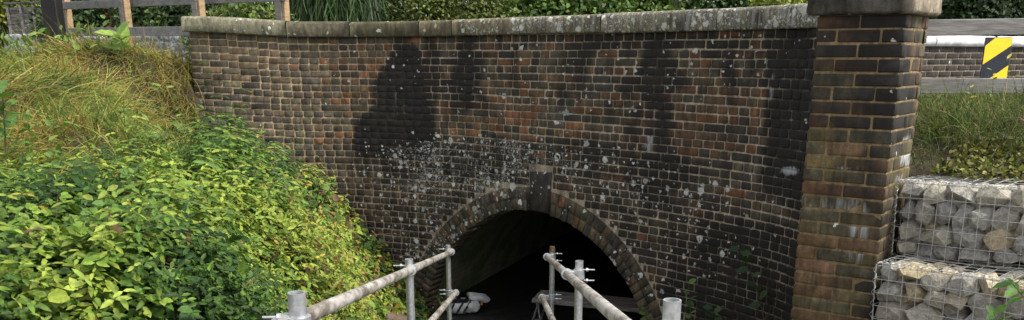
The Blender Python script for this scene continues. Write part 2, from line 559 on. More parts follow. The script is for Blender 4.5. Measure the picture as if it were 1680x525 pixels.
_rs = random.Random(31)
STREAKS = [(762, 26, 215, .85), (742, 14, 240, .5), (790, 10, 180, .45), (968, 40, 115, .8), (950, 20, 200, .6), (1000, 22, 140, .6), (1078, 26, 270, .9), (1100, 16, 180, .6),
           (1060, 12, 320, .5), (1150, 30, 120, .65), (1190, 20, 210, .6), (1270, 24, 340, .8), (1235, 12, 170, .5), (845, 16, 120, .5), (890, 20, 105, .5), (655, 40, 240, .5), (706, 18, 250, .6)]
STREAKS += [(_rs.uniform(740, 1290), _rs.uniform(5, 14), _rs.uniform(90, 260), _rs.uniform(.3, .6)) for _ in range(22)]
def stain(P):
    x, y, _ = to_px(P)
    soot = np.zeros(x.shape)
    def mx(v): 
        nonlocal soot
        soot = np.maximum(soot, v)
    mx(1.05 * poly_mask(x, y, [(640, 84), (668, 74), (692, 84), (700, 160), (718, 235), (705, 262), (585, 262), (578, 232), (588, 196), (612, 176), (617, 130)], 7))
    for cx, w, y1, k in STREAKS:
        wd = w * (1 + .25 * np.sin(y * .045 + cx))
        dx = np.abs(x - cx - 5 * np.sin(y * .03 + cx * .7)) / wd
        mx(k * (1 - ss(.35, 1.15, dx)) * (1 - ss(y1 - 70, y1 + 30, y)) * ss(40, 62, y))
    mx(.9 * blob(x, y, 1304, 190, 44, 190, 3))
    mx(.5 * blob(x, y, 1130, 66, 420, 16, 4))
    mx(.50 * blob(x, y, 820, 262, 300, 48, 3))
    mx(.40 * blob(x, y, 900, 420, 400, 150, 4))
    mx(.62 * blob(x, y, 1080, 285, 90, 40))
    mx(.72 * blob(x, y, 1220, 470, 150, 130, 3))
    mx(.38 * blob(x, y, 450, 420, 260, 150, 3))
    mx(.33 * blob(x, y, 1040, 190, 260, 150, 4))
    lic = np.full(x.shape, .012)
    def ml(v):
        nonlocal lic
        lic = np.maximum(lic, v)
    ml(1.0 * blob(x, y, 780, 272, 215, 58, 2.5))
    ml(.75 * blob(x, y, 720, 330, 120, 90))
    ml(.9 * blob(x, y, 700, 395, 60, 40))
    ml(.62 * blob(x, y, 930, 262, 120, 50))
    ml(.62 * blob(x, y, 1060, 320, 160, 75))
    ml(.40 * blob(x, y, 1090, 410, 130, 90))
    ml(.7 * blob(x, y, 830, 330, 90, 30))
    ml(.20 * blob(x, y, 930, 130, 200, 90, 3))
    ml(.24 * blob(x, y, 655, 110, 50, 40))
    ml(.18 * blob(x, y, 1200, 110, 140, 70))
    ml(.10 * blob(x, y, 1250, 400, 80, 120))
    lime = np.zeros(x.shape)
    lime = np.maximum(.40 * blob(x, y, 790, 300, 230, 110, 2.5), .28 * blob(x, y, 1080, 350, 160, 120))
    for cx, cy, rx, ry, k in ((1064, 222, 8, 40, .75), (932, 186, 11, 10, .85), (1297, 280, 18, 12, .95), (1268, 150, 8, 40, .6),
                              (650, 170, 10, 36, .5), (1202, 245, 9, 22, .5), (905, 180, 6, 20, .5), (1290, 310, 6, 26, .7)):
        lime = np.maximum(lime, k * blob(x, y, cx, cy, rx, ry))
    return np.stack([soot * 1.28, lic, lime], -1)

def wall_tint(x, y, r):
    """brick body colour for a brick centred at photo position x,y; r: random generator"""
    red = .0
    if 520 < x < 660 and y < 240: red = .22 + .25 * (x > 555)
    if 660 <= x < 760: red = .25
    if 760 <= x < 1060: red = .46
    if 1060 <= x < 1260: red = .55
    if x < 520: red = .015 + .05 * max(0, (x - 430) / 90)
    if y > 255: red *= .30
    if x > 1270: red *= .4
    t = r.random()
    g = .75 + .5 * r.random()
    if t < red:
        c = [(.15, .074, .040), (.12, .070, .045), (.185, .095, .052), (.10, .068, .048), (.13, .088, .055), (.115, .075, .045)][r.randrange(6)]
    else:
        c = [(.072, .061, .049), (.082, .068, .053), (.062, .055, .047), (.098, .076, .052), (.069, .065, .052), (.085, .078, .056), (.05, .046, .042)][r.randrange(7)]
    if y > 300:
        c = [v * .85 for v in c]
    if x < 520: c = [v * f for v, f in zip(c, (1.2, 1.2, 1.18))]
    return (c[0] * g * 1.1, c[1] * g * 1.06, c[2] * g)

# ------------------------------------------------------------------ brick shapes
def brick_geo(u0, u1, z0, z1, face, back, r, cut=.010, ch=.006, frame=None):
    """octagon-fronted brick with chamfered arrises: 24 vertices, 42 triangles"""
    j = lambda s: r.uniform(-s, s)
    u0 += j(.003); u1 += j(.003); z0 += j(.002); z1 += j(.002)
    cu = min(cut, (u1 - u0) * .3) * r.uniform(.6, 1.3)
    cz = min(cut, (z1 - z0) * .3) * r.uniform(.6, 1.3)
    oct_ = [(u0 + cu, z0), (u1 - cu, z0), (u1, z0 + cz), (u1, z1 - cz), (u1 - cu, z1), (u0 + cu, z1), (u0, z1 - cz), (u0, z0 + cz)]
    um, zm = (u0 + u1) / 2, (z0 + z1) / 2
    fu = max(0.2, 1 - 2 * ch / (u1 - u0)); fz = max(.2, 1 - 2 * ch / (z1 - z0))
    tilt = j(.003); tz = j(.002)
    rows = []
    for off, sc in ((back, 0), (face - ch, 0), (face, 1)):
        for (a, b) in oct_:
            aa = um + (a - um) * (fu if sc else 1); bb = zm + (b - zm) * (fz if sc else 1)
            rows.append((aa, bb, off + (tilt * (a - um) / (u1 - u0) * 2 + tz * (b - zm) / (z1 - z0) * 2 if sc else 0)))
    A = np.array(rows)
    return A

BF_Q = [(i, (i + 1) % 8, 8 + (i + 1) % 8, 8 + i) for i in range(8)] + [(8 + i, 8 + (i + 1) % 8, 16 + (i + 1) % 8, 16 + i) for i in range(8)]
BF_Q += [(16, 17, 18, 23), (23, 18, 19, 22), (22, 19, 20, 21)]
BF_Q = np.array(BF_Q)

class BrickSet:
    """collects bricks (world vertices, tint, mask); the largest in view become single objects"""
    def __init__(s):
        s.V = []; s.T = []; s.M = []; s.area = []
    def add(s, V, tint, mask, hide=None):
        x, y, d = to_px(V)
        cx, cy = x.mean(), y.mean()
        ar = (x.max() - x.min()) * (y.max() - y.min())
        vis = -20 < cx < 1700 and -10 < cy < 535
        if hide is not None and hide(cx, cy): vis = False
        s.V.append(V); s.T.append(np.broadcast_to(tint, (len(V), 3))); s.M.append(mask)
        s.area.append(ar if vis else 0)
    def build(s, parent, material, limit, restname):
        order = sorted(range(len(s.V)), key=lambda i: -s.area[i])
        single = [i for i in order[:limit] if s.area[i] > 0]
        rest = [i for i in order if i not in set(single)]
        for i in single:
            V = s.V[i]
            np_mesh('brick', V, BF_Q, material, parent, s.T[i], s.M[i], origin=V.mean(0))
        if rest:
            V = np.vstack([s.V[i] for i in rest])
            Q = (BF_Q[None] + (np.arange(len(rest)) * 24)[:, None, None]).reshape(-1, 4)
            o = np_mesh(restname, V, Q, material, parent, np.vstack([s.T[i] for i in rest]), np.vstack([s.M[i] for i in rest]), origin=V.mean(0))
            o['kind'] = 'stuff'
        return len(single), len(rest)

# ------------------------------------------------------------------ ground, terrain
def sheet(name, pts, z, material, kind='structure'):
    mb = MB(); mb.add([(p[0], p[1], z) for p in pts], [tuple(range(len(pts)))])
    o = mb.build(name, material, None, np.array((0, 0, z)))
    return tag(o, kind=kind)

sheet('ground', [(-400, -400), (400, -400), (400, 400), (-400, 400)], -3.12, M_SOIL)
us = np.linspace(0, ULEN, 60)
back = W(us, np.zeros_like(us), np.full_like(us, -.2))
road_pts = [(-400, 11.3), (-3.5, 11.3)] + [(p[0], p[1]) for p in back[1:-2]] + [(2.6, 6.3), (3.2, 7.4), (9, 7.4), (9, -300), (400, -300), (400, 400), (-400, 400)]
tag(sheet('road', road_pts, -.36, M_ROAD), 'asphalt road on the bridge behind the brick parapet', 'road')

# RBF surface for the overgrown left bank (surface of the soil, plants stand on it)
BK = [(0, 128, 9.0), (100, 132, 9.6), (190, 86, 10.0), (250, 100, 10.5), (312, 104, 11.0), (-120, 122, 9.0), (-260, 120, 8.8),
      (0, 200, 7.6), (100, 200, 8.1), (200, 165, 9.0), (300, 168, 10.4), (-150, 200, 7.2),
      (0, 275, 6.3), (100, 275, 6.8), (200, 262, 7.6), (300, 300, 9.2), (335, 335, 9.6), (345, 330, 10.1), (385, 328, 9.7), (335, 350, 8.8), (-150, 290, 6.0),
      (0, 355, 5.2), (150, 355, 5.6), (300, 355, 6.5), (430, 315, 9.3), (480, 318, 9.1), (450, 355, 7.2), (-150, 370, 5.0),
      (0, 445, 4.4), (150, 445, 4.7), (300, 445, 5.2), (440, 450, 5.6), (512, 335, 8.6), (520, 450, 6.6), (552, 420, 8.2),
      (0, 545, 3.8), (150, 545, 4.0), (300, 545, 4.2), (410, 560, 4.5), (510, 560, 5.4), (578, 500, 8.0), (575, 560, 7.0), (560, 450, 9.4)]
bp = np.array([at(*k) for k in BK])
extra = np.array([(-.95, 9.4, -3.1), (-.95, 7.0, -3.1), (-1.0, 5.0, -2.9), (-1.1, 3.6, -2.6), (-1.5, 2.2, -2.0), (-3, 1.5, -1.7), (-6, 1.5, -1.3),
                  (-8, 4, -.9), (-9, 8, -.4), (-9, 11.2, -.36), (-6, 11.2, -.36), (-4.2, 11.3, -.36), (-2.2, 10.4, -1.6), (-1.4, 10.0, -2.4)])
bp = np.vstack([bp, extra])
def tps(r):
    return np.where(r > 1e-6, r * r * np.log(r + 1e-9), 0)
_n = len(bp)
_K = tps(np.linalg.norm(bp[:, None, :2] - bp[None, :, :2], axis=-1)) + np.eye(_n) * .12
_Pm = np.hstack([np.ones((_n, 1)), bp[:, :2]])
_A = np.block([[_K, _Pm], [_Pm.T, np.zeros((3, 3))]])
_w = np.linalg.solve(_A, np.concatenate([bp[:, 2], np.zeros(3)]))
def bank_z(x, y):
    x = np.asarray(x, float); y = np.asarray(y, float)
    q = np.stack([x, y], -1)
    r = np.linalg.norm(q[..., None, :] - bp[:, :2], axis=-1)
    return tps(r) @ _w[:_n] + _w[_n] + _w[_n + 1] * x + _w[_n + 2] * y

def vnoise(x, y, s, seed):
    r = np.random.default_rng(seed); g = r.random((64, 64))
    X = x / s; Y = y / s
    i = np.floor(X).astype(int); j = np.floor(Y).astype(int); fx = ss(0, 1, X - i); fy = ss(0, 1, Y - j)
    G = lambda a, b: g[a % 64, b % 64]
    return (G(i, j) * (1 - fx) + G(i + 1, j) * fx) * (1 - fy) + (G(i, j + 1) * (1 - fx) + G(i + 1, j + 1) * fx) * fy
def mound(x, y):
    k = ss(9.9, 8.2, y) if False else 1 - ss(8.0, 9.6, y)
    return k * (.34 * (vnoise(x, y, .85, 61) - .5) + .20 * (vnoise(x + 3, y, .38, 62) - .5))
gx = np.linspace(-12, -.72, 120); gy = np.linspace(1.0, 11.35, 110)
GX, GY = np.meshgrid(gx, gy, indexing='ij')
GZ = bank_z(GX, GY)
GZ = np.clip(GZ, -3.2, .10)
GZ += mound(GX, GY)
GZ += .02 * np.sin(GX * 9.1 + GY * 4) * np.sin(GY * 8.3)
# soil stays behind the masonry line
V = np.stack([GX, GY, GZ], -1).reshape(-1, 3)
idx = np.arange(V.shape[0]).reshape(GX.shape)
Q = np.stack([idx[:-1, :-1], idx[1:, :-1], idx[1:, 1:], idx[:-1, 1:]], -1).reshape(-1, 4)
cxy = V[Q].mean(1)
wu = wall_xy(np.linspace(0, ULEN, 300))
ywall = np.interp(cxy[:, 0], wu[:170, 0], wu[:170, 1])
keep = (cxy[:, 1] < ywall + .12) | (cxy[:, 0] < -3.55)
tag(np_mesh('bank', V, Q[keep], M_SOIL, smooth=True), 'overgrown earth bank left of the brick headwall', 'bank', kind='structure')

# ------------------------------------------------------------------ headwall
wall = empty('bridge_headwall', (*wall_xy(UC), ZB), 'curved brick bridge headwall with round arch, stone coping and black stains', 'bridge wall')
rb = random.Random(5)
bset = BrickSet()

def veg_hide(x, y):                         # bricks behind the bank plants or the pier
    lim = np.interp(y, [250, 265, 300, 370, 460, 525], [330, 440, 530, 585, 640, 645])
    return (y > 258 and x < lim) or x > 1332 - .067 * y or y < 40

U_HEADER0, U_HEADER1 = u_at_px(430), u_at_px(690)
U_RIGHT = u_at_px(1215)
S_LEN, H_LEN, J = .215, .103, .0105
CW = .072                                              # course height of the headwall
ncourse = int((.26 - ZB) / CW)
for k in range(ncourse):
    u = .0
    first = True
    # choose pattern: left stretchers, curve headers, middle mixed, right headers
    kind = k % 4
    while u < ULEN:
        if u < U_HEADER0 - .1 * (k % 3):
            L = H_LEN if (first and k % 2) else S_LEN
            if rb.random() < .12: L = H_LEN
        elif u < U_HEADER1:
            L = H_LEN if rb.random() < .95 else S_LEN
        elif u < U_RIGHT:
            if kind == 0: L = H_LEN
            elif kind == 2: L = S_LEN if rb.random() < .7 else H_LEN
            else: L = S_LEN if rb.random() < .42 else H_LEN
        else:
            L = H_LEN if rb.random() < .93 else S_LEN
        if first and k % 2 == 0 and False: L = H_LEN
        first = False
        L *= rb.uniform(.96, 1.04)
        u0, u1 = u, min(u + L, ULEN)
        u = u1 + J
        zt = float(Z0((u0 + u1) / 2)) - k * CW - .004
        zb_ = zt - CW + J
        zt += .004 * sin(u0 * 2.3 + k); zb_ += .004 * sin(u0 * 2.3 + k)
        zm = (zt + zb_) / 2
        # clip against the arch ring
        segs = [(u0, u1)]
        if zm < ZS + AR + RING + .01:
            if zm > ZS:
                h2 = (AR + RING + .012) ** 2 - (zb_ - ZS if zb_ > ZS else 0) ** 2
                half = sqrt(max(h2, 0))
            else:
                half = AR + .004
            a, b = UC - half, UC + half
            segs = []
            if u0 < a: segs.append((u0, min(u1, a)))
            if u1 > b: segs.append((max(u0, b), u1))
        # keystone
        if zm > ZS + AR - .1 and zm < ZS + AR + .48:
            s2 = []
            for (p, q) in segs:
                if q < UC + KO - .16 or p > UC + KO + .16: s2.append((p, q))
                else:
                    if p < UC + KO - .16: s2.append((p, UC + KO - .16))
                    if q > UC + KO + .16: s2.append((UC + KO + .16, q))
            segs = s2
        for (p, q) in segs:
            if q - p < .022: continue
            A = brick_geo(p, q, zb_, zt, .005 + rb.uniform(-.002, .003), -.05, rb, ch=.0035, cut=.008 if (U_HEADER0 - .8 < p < U_HEADER1) else .008)
            Vb = W(A[:, 0], A[:, 1], A[:, 2])
            x, y, _ = to_px(Vb.mean(0))
            bset.add(Vb, wall_tint(float(x), float(y), rb), stain(Vb), veg_hide)
print('wall bricks', bset.build(wall, M_BRICK, 300, 'brick_field'))

# mortar bed behind the bricks, with the arch cut out
RO = AR + .10
ul = sorted(set(list(np.arange(0, ULEN, .045)) + [ULEN] + list(UC + RO * np.sin(np.linspace(-pi / 2, pi / 2, 61)))))
ul = np.array(ul)
NR = 66
Vm = []; Qm = []
def column(u, zlow):
    k = len(Vm)
    t = np.linspace(0, 1, NR)
    zz = Z0(u) + .02 + (zlow - Z0(u) - .02) * t
    Vm.extend(W(np.full(NR, u), zz, np.zeros(NR)))
    return k
prev = None
for u in ul:
    d = abs(u - UC)
    low_in = ZS + sqrt(max(RO * RO - d * d, 0)) if d <= RO + 1e-9 else ZB
    if abs(d - RO) < 1e-6:
        ka = column(u, ZB); kb = column(u, ZS)
        if u < UC:
            Qm += [(prev + i, prev + i + 1, ka + i + 1, ka + i) for i in range(NR - 1)]; prev = kb
        else:
            Qm += [(prev + i, prev + i + 1, kb + i + 1, kb + i) for i in range(NR - 1)]; prev = ka
        continue
    kk = column(u, low_in)
    if prev is not None:
        Qm += [(prev + i, prev + i + 1, kk + i + 1, kk + i) for i in range(NR - 1)]
    prev = kk
Vm = np.array(Vm)
xm, ym, _ = to_px(Vm)
mt = np.empty((len(Vm), 3))
lw = ss(560, 780, xm)
mt[:] = np.array((.38, .28, .175)) * (1 - lw)[:, None] + np.array((.37, .31, .235)) * lw[:, None]
mm = stain(Vm)
mm[:, 0] *= .62; mm[:, 1] *= .7
np_mesh('mortar_bed', Vm, np.array(Qm), M_MORTAR, wall, mt, mm, origin=Vm.mean(0))

# back and left end of the wall
mb = MB()
uu = np.linspace(0, ULEN, 50)
fb = W(uu, np.zeros(50), -THK(uu))
vs = [(p[0], p[1], .2) for p in fb] + [(p[0], p[1], -1.0) for p in fb]
mb.add(vs, [(i, i + 1, 51 + i, 50 + i) for i in range(49)])
rear = mb.build('rear_face', M_MORTAR, wall)
e0 = W(np.array(0.), np.array(0.), np.array(0.)); e1 = W(np.array(0.), np.array(0.), np.array(-.36))
dirE = unit(e1 - e0); nrmE = np.array((-unit(W(np.array(.1), np.array(0.), np.array(0.)) - e0)[0], -unit(W(np.array(.1), np.array(0.), np.array(0.)) - e0)[1], 0))
mb = MB()
mb.add([(e0[0], e0[1], .24), (e1[0], e1[1], .24), (e1[0], e1[1], ZB), (e0[0], e0[1], ZB)], [(0, 1, 2, 3)])
endf = mb.build('end_face', M_MORTAR, wall)
def flat_attr(o, **kw):
    for nm, cc_ in kw.items():
        a_ = o.data.attributes.new(nm, 'FLOAT_COLOR', 'POINT')
        a_.data.foreach_set('color', np.tile((*cc_, 1), (len(o.data.vertices), 1)).astype(np.float32).ravel())
for o in (rear, endf): flat_attr(o, tint=(.3, .24, .16), mask=(.15, .02, 0))
for k in range(26):
    for (a, b) in (((.01, .23), (.24, .35)) if k % 2 else ((.01, .12), (.13, .35))):
        zt = .235 - k * COURSE; zb_ = zt - COURSE + J
        A = brick_geo(a, b, zb_, zt, .008, -.03, rb)
        Vb = e0[None] * np.array((1, 1, 0)) + A[:, :1] * dirE[None] + A[:, 2:3] * nrmE[None]; Vb[:, 2] = A[:, 1]
        np_mesh('brick', Vb, BF_Q, M_BRICK, wall, np.tile(wall_tint(340, 100, rb), (24, 1)), stain(Vb), origin=Vb.mean(0))

# arch ring: two half-brick rings of voussoirs
for ring, (r0, r1) in enumerate(((AR, AR + .108), (AR + .117, AR + RING))):
    cnt = int(pi * (r0 + .05) / .0755)
    for i in range(cnt):
        a0 = pi * i / cnt; a1 = pi * (i + 1) / cnt
        am = (a0 + a1) / 2
        if abs(-AR * cos(am) - KO) < .15: continue
        g = .0045 / r0
        pts = []
        ja, jb = rb.uniform(-.006, .006), rb.uniform(-.004, .004)
        for off, ins in ((-.22, 0), (.004 + jb, 0), (.009 + jb, .005)):
            for (rr, aa) in ((r0 + ins + ja, a0 + g + ins / r0), (r1 - ins, a0 + g + ins / r1), (r1 - ins, a1 - g - ins / r1), (r0 + ins + ja, a1 - g - ins / r0)):
                pts.append((UC - rr * cos(aa), ZS + rr * sin(aa), off))
        A = np.array(pts)
        Vb = W(A[:, 0], A[:, 1], A[:, 2])
        Qv = [(i0 + j, i0 + (j + 1) % 4, i0 + 4 + (j + 1) % 4, i0 + 4 + j) for i0 in (0, 4) for j in range(4)] + [(8, 9, 10, 11)]
        x, y, _ = to_px(Vb.mean(0))
        tv = np.array(wall_tint(float(x), 400, rb)) * np.array((1.35, 1.35, 1.25))
        ms = stain(Vb); ms[:, 0] *= .75
        np_mesh('voussoir', Vb, np.array(Qv), M_BRICK, wall, np.tile(tv, (12, 1)), ms, origin=Vb.mean(0))
# mortar between voussoirs
ph = np.linspace(0, pi, 90)
vv = []; qq = []
for off, rr in ((.001, AR + RING + .006), (.001, AR + .006), (-.24, AR + .006)):
    vv.append(W(UC - rr * np.cos(ph), ZS + rr * np.sin(ph), np.full(90, off)))
VV = np.vstack(vv)
qq = [(s * 90 + i, s * 90 + i + 1, (s + 1) * 90 + i + 1, (s + 1) * 90 + i) for s in (0, 1) for i in range(89)]
ms = stain(VV)
np_mesh('ring_mortar', VV, np.array(qq), M_MORTAR, wall, np.tile((.17, .145, .11), (len(VV), 1)), ms, origin=VV.mean(0))
# keystone
ks = []
prof = [(-.12, AR + .004), (.125, AR - .004), (.148, AR + .405), (-.14, AR + .39)]
for off, ins in ((-.22, 0), (.012, 0), (.026, .022)):
    for (a, r) in prof:
        a2 = a - np.sign(a) * ins; r2 = r + (ins if r < AR + .2 else -ins)
        ks.append((UC + KO + a2, ZS + r2, off))
A = np.array(ks)
Vb = W(A[:, 0], A[:, 1], A[:, 2])
Qk = [(i0 + j, i0 + (j + 1) % 4, i0 + 4 + (j + 1) % 4, i0 + 4 + j) for i0 in (0, 4) for j in range(4)] + [(8, 9, 10, 11)]
np_mesh('keystone', Vb, np.array(Qk), M_COPING, wall, np.tile((.05, .045, .04), (12, 1)), np.tile((.4, .42, .1), (12, 1)), origin=Vb.mean(0))

# coping stones
cj = [u_at_px(x) for x in (474, 579, 692, 747, 990, 1180)]
cj = [-.06] + cj + [ULEN - .25]
for i in range(len(cj) - 1):
    a, b = cj[i] + .006, cj[i + 1] - .006
    n = max(4, int((b - a) / .09))
    us_ = np.linspace(a, b, n)
    x, _, _ = to_px(W(np.array((a + b) / 2), np.array(.3), np.array(0.)))
    x = float(x)
    dz = rb.uniform(-.006, .006)
    zc = Z0(us_) + dz
    th = .162 + rb.uniform(-.006, .006)
    prof = [(.055, .0), (.066, .014), (.066, th - .03), (.05, th - .008), (.02, th), (-.38, th + .01), (-.40, th - .02), (-.40, 0)]
    Vc = []
    for q, u in enumerate(us_):
        for (o_, h_) in prof:
            jo = .004 * sin(u * 31 + h_ * 40 + i) + rb.uniform(-.002, .002)
            ins = .012 if q in (0, n - 1) else 0
            oo = o_ - ins if o_ > 0 else o_ * float(THK(u)) / .36
            uu_ = max(u, 0.0)
            p = W(np.array(uu_), np.array(zc[q] + h_), np.array(oo + jo))
            if u < 0:
                p = p + np.array((u, 0, 0))
            Vc.append(p)
    Vc = np.array(Vc); m_ = len(prof)
    Qc = [(q * m_ + j, (q + 1) * m_ + j, (q + 1) * m_ + (j + 1) % m_, q * m_ + (j + 1) % m_) for q in range(n - 1) for j in range(m_)]
    for base in (0, (n - 1) * m_):
        f = [(base + 0, base + 1, base + 6, base + 7), (base + 1, base + 2, base + 5, base + 6), (base + 2, base + 3, base + 4, base + 5)]
        Qc += [t[::-1] if base == 0 else t for t in f]
    col_ = np.array([(.19, .19, .15), (.12, .112, .085), (.10, .095, .065), (.14, .125, .09), (.18, .165, .12), (.19, .175, .13), (.18, .165, .125)][i])
    xs, ys, _ = to_px(Vc)
    lic = np.interp(xs, [300, 460, 480, 700, 760, 1000, 1330], [.3, .3, .1, .25, .9, 1.0, 1.0])
    so = np.interp(xs, [300, 470, 480, 690, 740, 900, 1330], [.18, .2, .32, .36, .34, .34, .42])
    li = np.interp(xs, [300, 740, 850, 1300], [0, .0, .5, .56])
    np_mesh('coping_stone', Vc, np.array(Qc), M_COPING, wall, np.tile(col_ * np.array((.98, .94, .82)), (len(Vc), 1)), np.stack([so, lic, li], -1), origin=Vc.mean(0))

# tunnel vault and floor
AX = unit((.36, .93, 0))
ph = np.linspace(0, pi, 49)
r_ = AR + .02
line = [(UC - r_, ZB)] + [(UC - r_ * cos(a), ZS + r_ * sin(a)) for a in ph] + [(UC + r_, ZB)]
A = np.array(line)
P0 = W(A[:, 0], A[:, 1], np.full(len(A), -.02))
seg = np.concatenate([[0], np.cumsum(np.linalg.norm(np.diff(A, axis=0), axis=1))])
Vt = []; Tt = []
for k in range(25):
    dd = k * .4
    Vt.append(P0 + AX * dd)
    Tt.append(np.stack([np.full(len(A), 0) + dd, seg, np.zeros(len(A))], -1))
Vt = np.vstack(Vt); Tt = np.vstack(Tt); n = len(A)
Qt = [(k * n + i, k * n + i + 1, (k + 1) * n + i + 1, (k + 1) * n + i) for k in range(24) for i in range(n - 1)]
np_mesh('tunnel_vault', Vt, np.array(Qt), M_TUNNEL, wall, Tt, origin=Vt.mean(0), smooth=True)
mb = MB(); e = P0 + AX * 9.6
mb.add([tuple(p) for p in e], [tuple(range(len(e)))]); mb.build('tunnel_end', M_TUNNEL, wall)
fl = [P0[0] + AX * -1.2, P0[-1] + AX * -1.2, P0[-1] + AX * 9.6, P0[0] + AX * 9.6]
sheet('tunnel_floor', [(p[0], p[1]) for p in fl], -2.86, M_MUD)

# ------------------------------------------------------------------ brick pier
TH = radians(37.5)
pt = np.array((cos(TH), -sin(TH), 0)); pn = np.array((-sin(TH), -cos(TH), 0))     # along the front, out of the front
PA = np.array((1.665, 5.27, 0))
PW = .466
pier = empty('brick_pier', (*(PA + pt * PW / 2 - pn * PW / 2)[:2], ZB), 'square brown brick pier with stone cap beside the wire gabions', 'pier')
PZ = .205
def frame_pts(o, d, n_, A):
    Vb = o[None] + A[:, :1] * d[None] + A[:, 2:3] * n_[None]
    Vb = Vb.copy(); Vb[:, 2] = A[:, 1]
    return Vb
mb = MB()
mb.box(PA + pt * PW / 2 - pn * PW / 2 + np.array((0, 0, (PZ + ZB) / 2)), (PW / 2 - .010, PW / 2 - .010, (PZ - ZB) / 2), [pt, -pn, (0, 0, 1)])
core = mb.build('mortar_core', M_MORTAR, pier)
me = core.data
for nm, cc in (('tint', (.20, .145, .075)), ('mask', (.18, .02, .0))):
    a_ = me.attributes.new(nm, 'FLOAT_COLOR', 'POINT')
    a_.data.foreach_set('color', np.tile((*cc, 1), (len(me.vertices), 1)).astype(np.float32).ravel())
def pier_stain(Vb):
    x, y, _ = to_px(Vb)
    so = .85 * blob(x, y, 1450, 120, 62, 150, 3)
    so = np.maximum(so, .55 * blob(x, y, 1400, 48, 90, 18, 4))
    so = np.maximum(so, .5 * blob(x, y, 1420, 300, 66, 170))
    so = np.maximum(so, .30 * blob(x, y, 1360, 330, 40, 60))
    so = np.maximum(so, .55 * blob(x, y, 1430, 500, 50, 90))
    li = np.zeros(x.shape)
    for cx, cy, rx, ry, k in ((1358, 345, 20, 30, .6), (1412, 360, 12, 44, .7), (1408, 400, 16, 34, .65), (1382, 285, 12, 24, .7), (1436, 338, 8, 16, .7),
                              (1318, 330, 10, 16, .5), (1488, 250, 7, 40, .9), (1470, 320, 6, 60, .7), (1405, 435, 20, 20, .5)):
        li = np.maximum(li, k * blob(x, y, cx, cy, rx, ry))
    lc = np.maximum(.09 * blob(x, y, 1410, 110, 120, 120, 3), .02)
    so = np.maximum(so, .5 * blob(x, y, 1390, 110, 90, 140, 3))
    return np.stack([so * 1.1, lc, li], -1)
pcol = [(.128, .098, .044), (.112, .09, .046), (.10, .08, .043), (.118, .076, .040), (.084, .073, .047), (.106, .093, .054), (.08, .068, .046), (.108, .084, .040)]
pred = [(.125, .066, .038), (.105, .06, .037), (.09, .06, .042), (.07, .056, .044)]
faces = [(PA, pt, pn), (PA + pt * PW, -pn, pt), (PA - pn * PW, pn, -pt), (PA + pt * PW - pn * PW, -pt, -pn)]
for k in range(34):
    zt = PZ - k * COURSE - .003; zb_ = zt - COURSE + J
    for fi, (o_, d_, n_) in enumerate(faces):
        if fi == 3 and k > 8: continue
        par = (k + fi) % 2
        L = [(.002, .112), (.122, .344), (.354, .464)] if par else [(.002, .228), (.238, .464)]
        if fi in (1, 2):   # butt against the front and back headers
            L = [(max(a, .012), min(b, PW - .012)) for a, b in L]
        for (a, b) in L:
            A = brick_geo(a, b, zb_, zt, -.0065 + rb.uniform(-.0015, .0025), -.06, rb, cut=.006, ch=.003)
            Vb = frame_pts(o_, d_, n_, A)
            x, y, _ = to_px(Vb.mean(0)); y = float(y)
            pr = .65 if y < 200 else .14
            c = pred[rb.randrange(4)] if rb.random() < pr else pcol[rb.randrange(8)]
            c = np.array(c) * rb.uniform(.75, 1.2)
            np_mesh('brick', Vb, BF_Q, M_BRICK, pier, np.tile(c, (24, 1)), pier_stain(Vb), origin=Vb.mean(0))
# cap stone, weathered, overhanging, shallow sloping top
cv = []; hw = PW / 2
cc = PA + pt * hw - pn * hw
rows = [(hw + .028, 0), (hw + .042, .015), (hw + .042, .19), (hw + .02, .215), (.12, .27)]
for (h, zz) in rows:
    m_ = 9
    for s_ in range(4):
        for t_ in range(m_):
            f = -1 + 2 * t_ / m_
            x_, y_ = [(f, -1), (1, f), (-f, 1), (-1, -f)][s_]
            jj = .004 * sin(11 * f + s_ * 3 + zz * 50)
            cv.append(cc + pt * (x_ * (h + jj)) - pn * (y_ * (h + jj)) + np.array((0, 0, PZ + .002 + zz + .003 * sin(f * 9 + s_))))
nn = 36
qc = [(r * nn + i, r * nn + (i + 1) % nn, (r + 1) * nn + (i + 1) % nn, (r + 1) * nn + i) for r in range(4) for i in range(nn)]
mbv = np.array(cv + [cc + np.array((0, 0, PZ + .275)), cc + np.array((0, 0, PZ + .002))])
tri = [(4 * nn + i, 4 * nn + (i + 1) % nn, len(mbv) - 2) for i in range(nn)] + [((i + 1) % nn, i, len(mbv) - 1) for i in range(nn)]
xs, ys, _ = to_px(mbv)
side = ((mbv - cc) @ pt) > hw + .02  # right face made paler and soot-free: sunlight painted into its colour
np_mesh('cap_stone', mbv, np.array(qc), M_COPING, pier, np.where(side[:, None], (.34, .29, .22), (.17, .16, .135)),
        np.stack([np.where(side, .0, .6), np.full(len(mbv), .12), np.full(len(mbv), .12)], -1), origin=cc + np.array((0, 0, PZ)), T=np.array(tri))

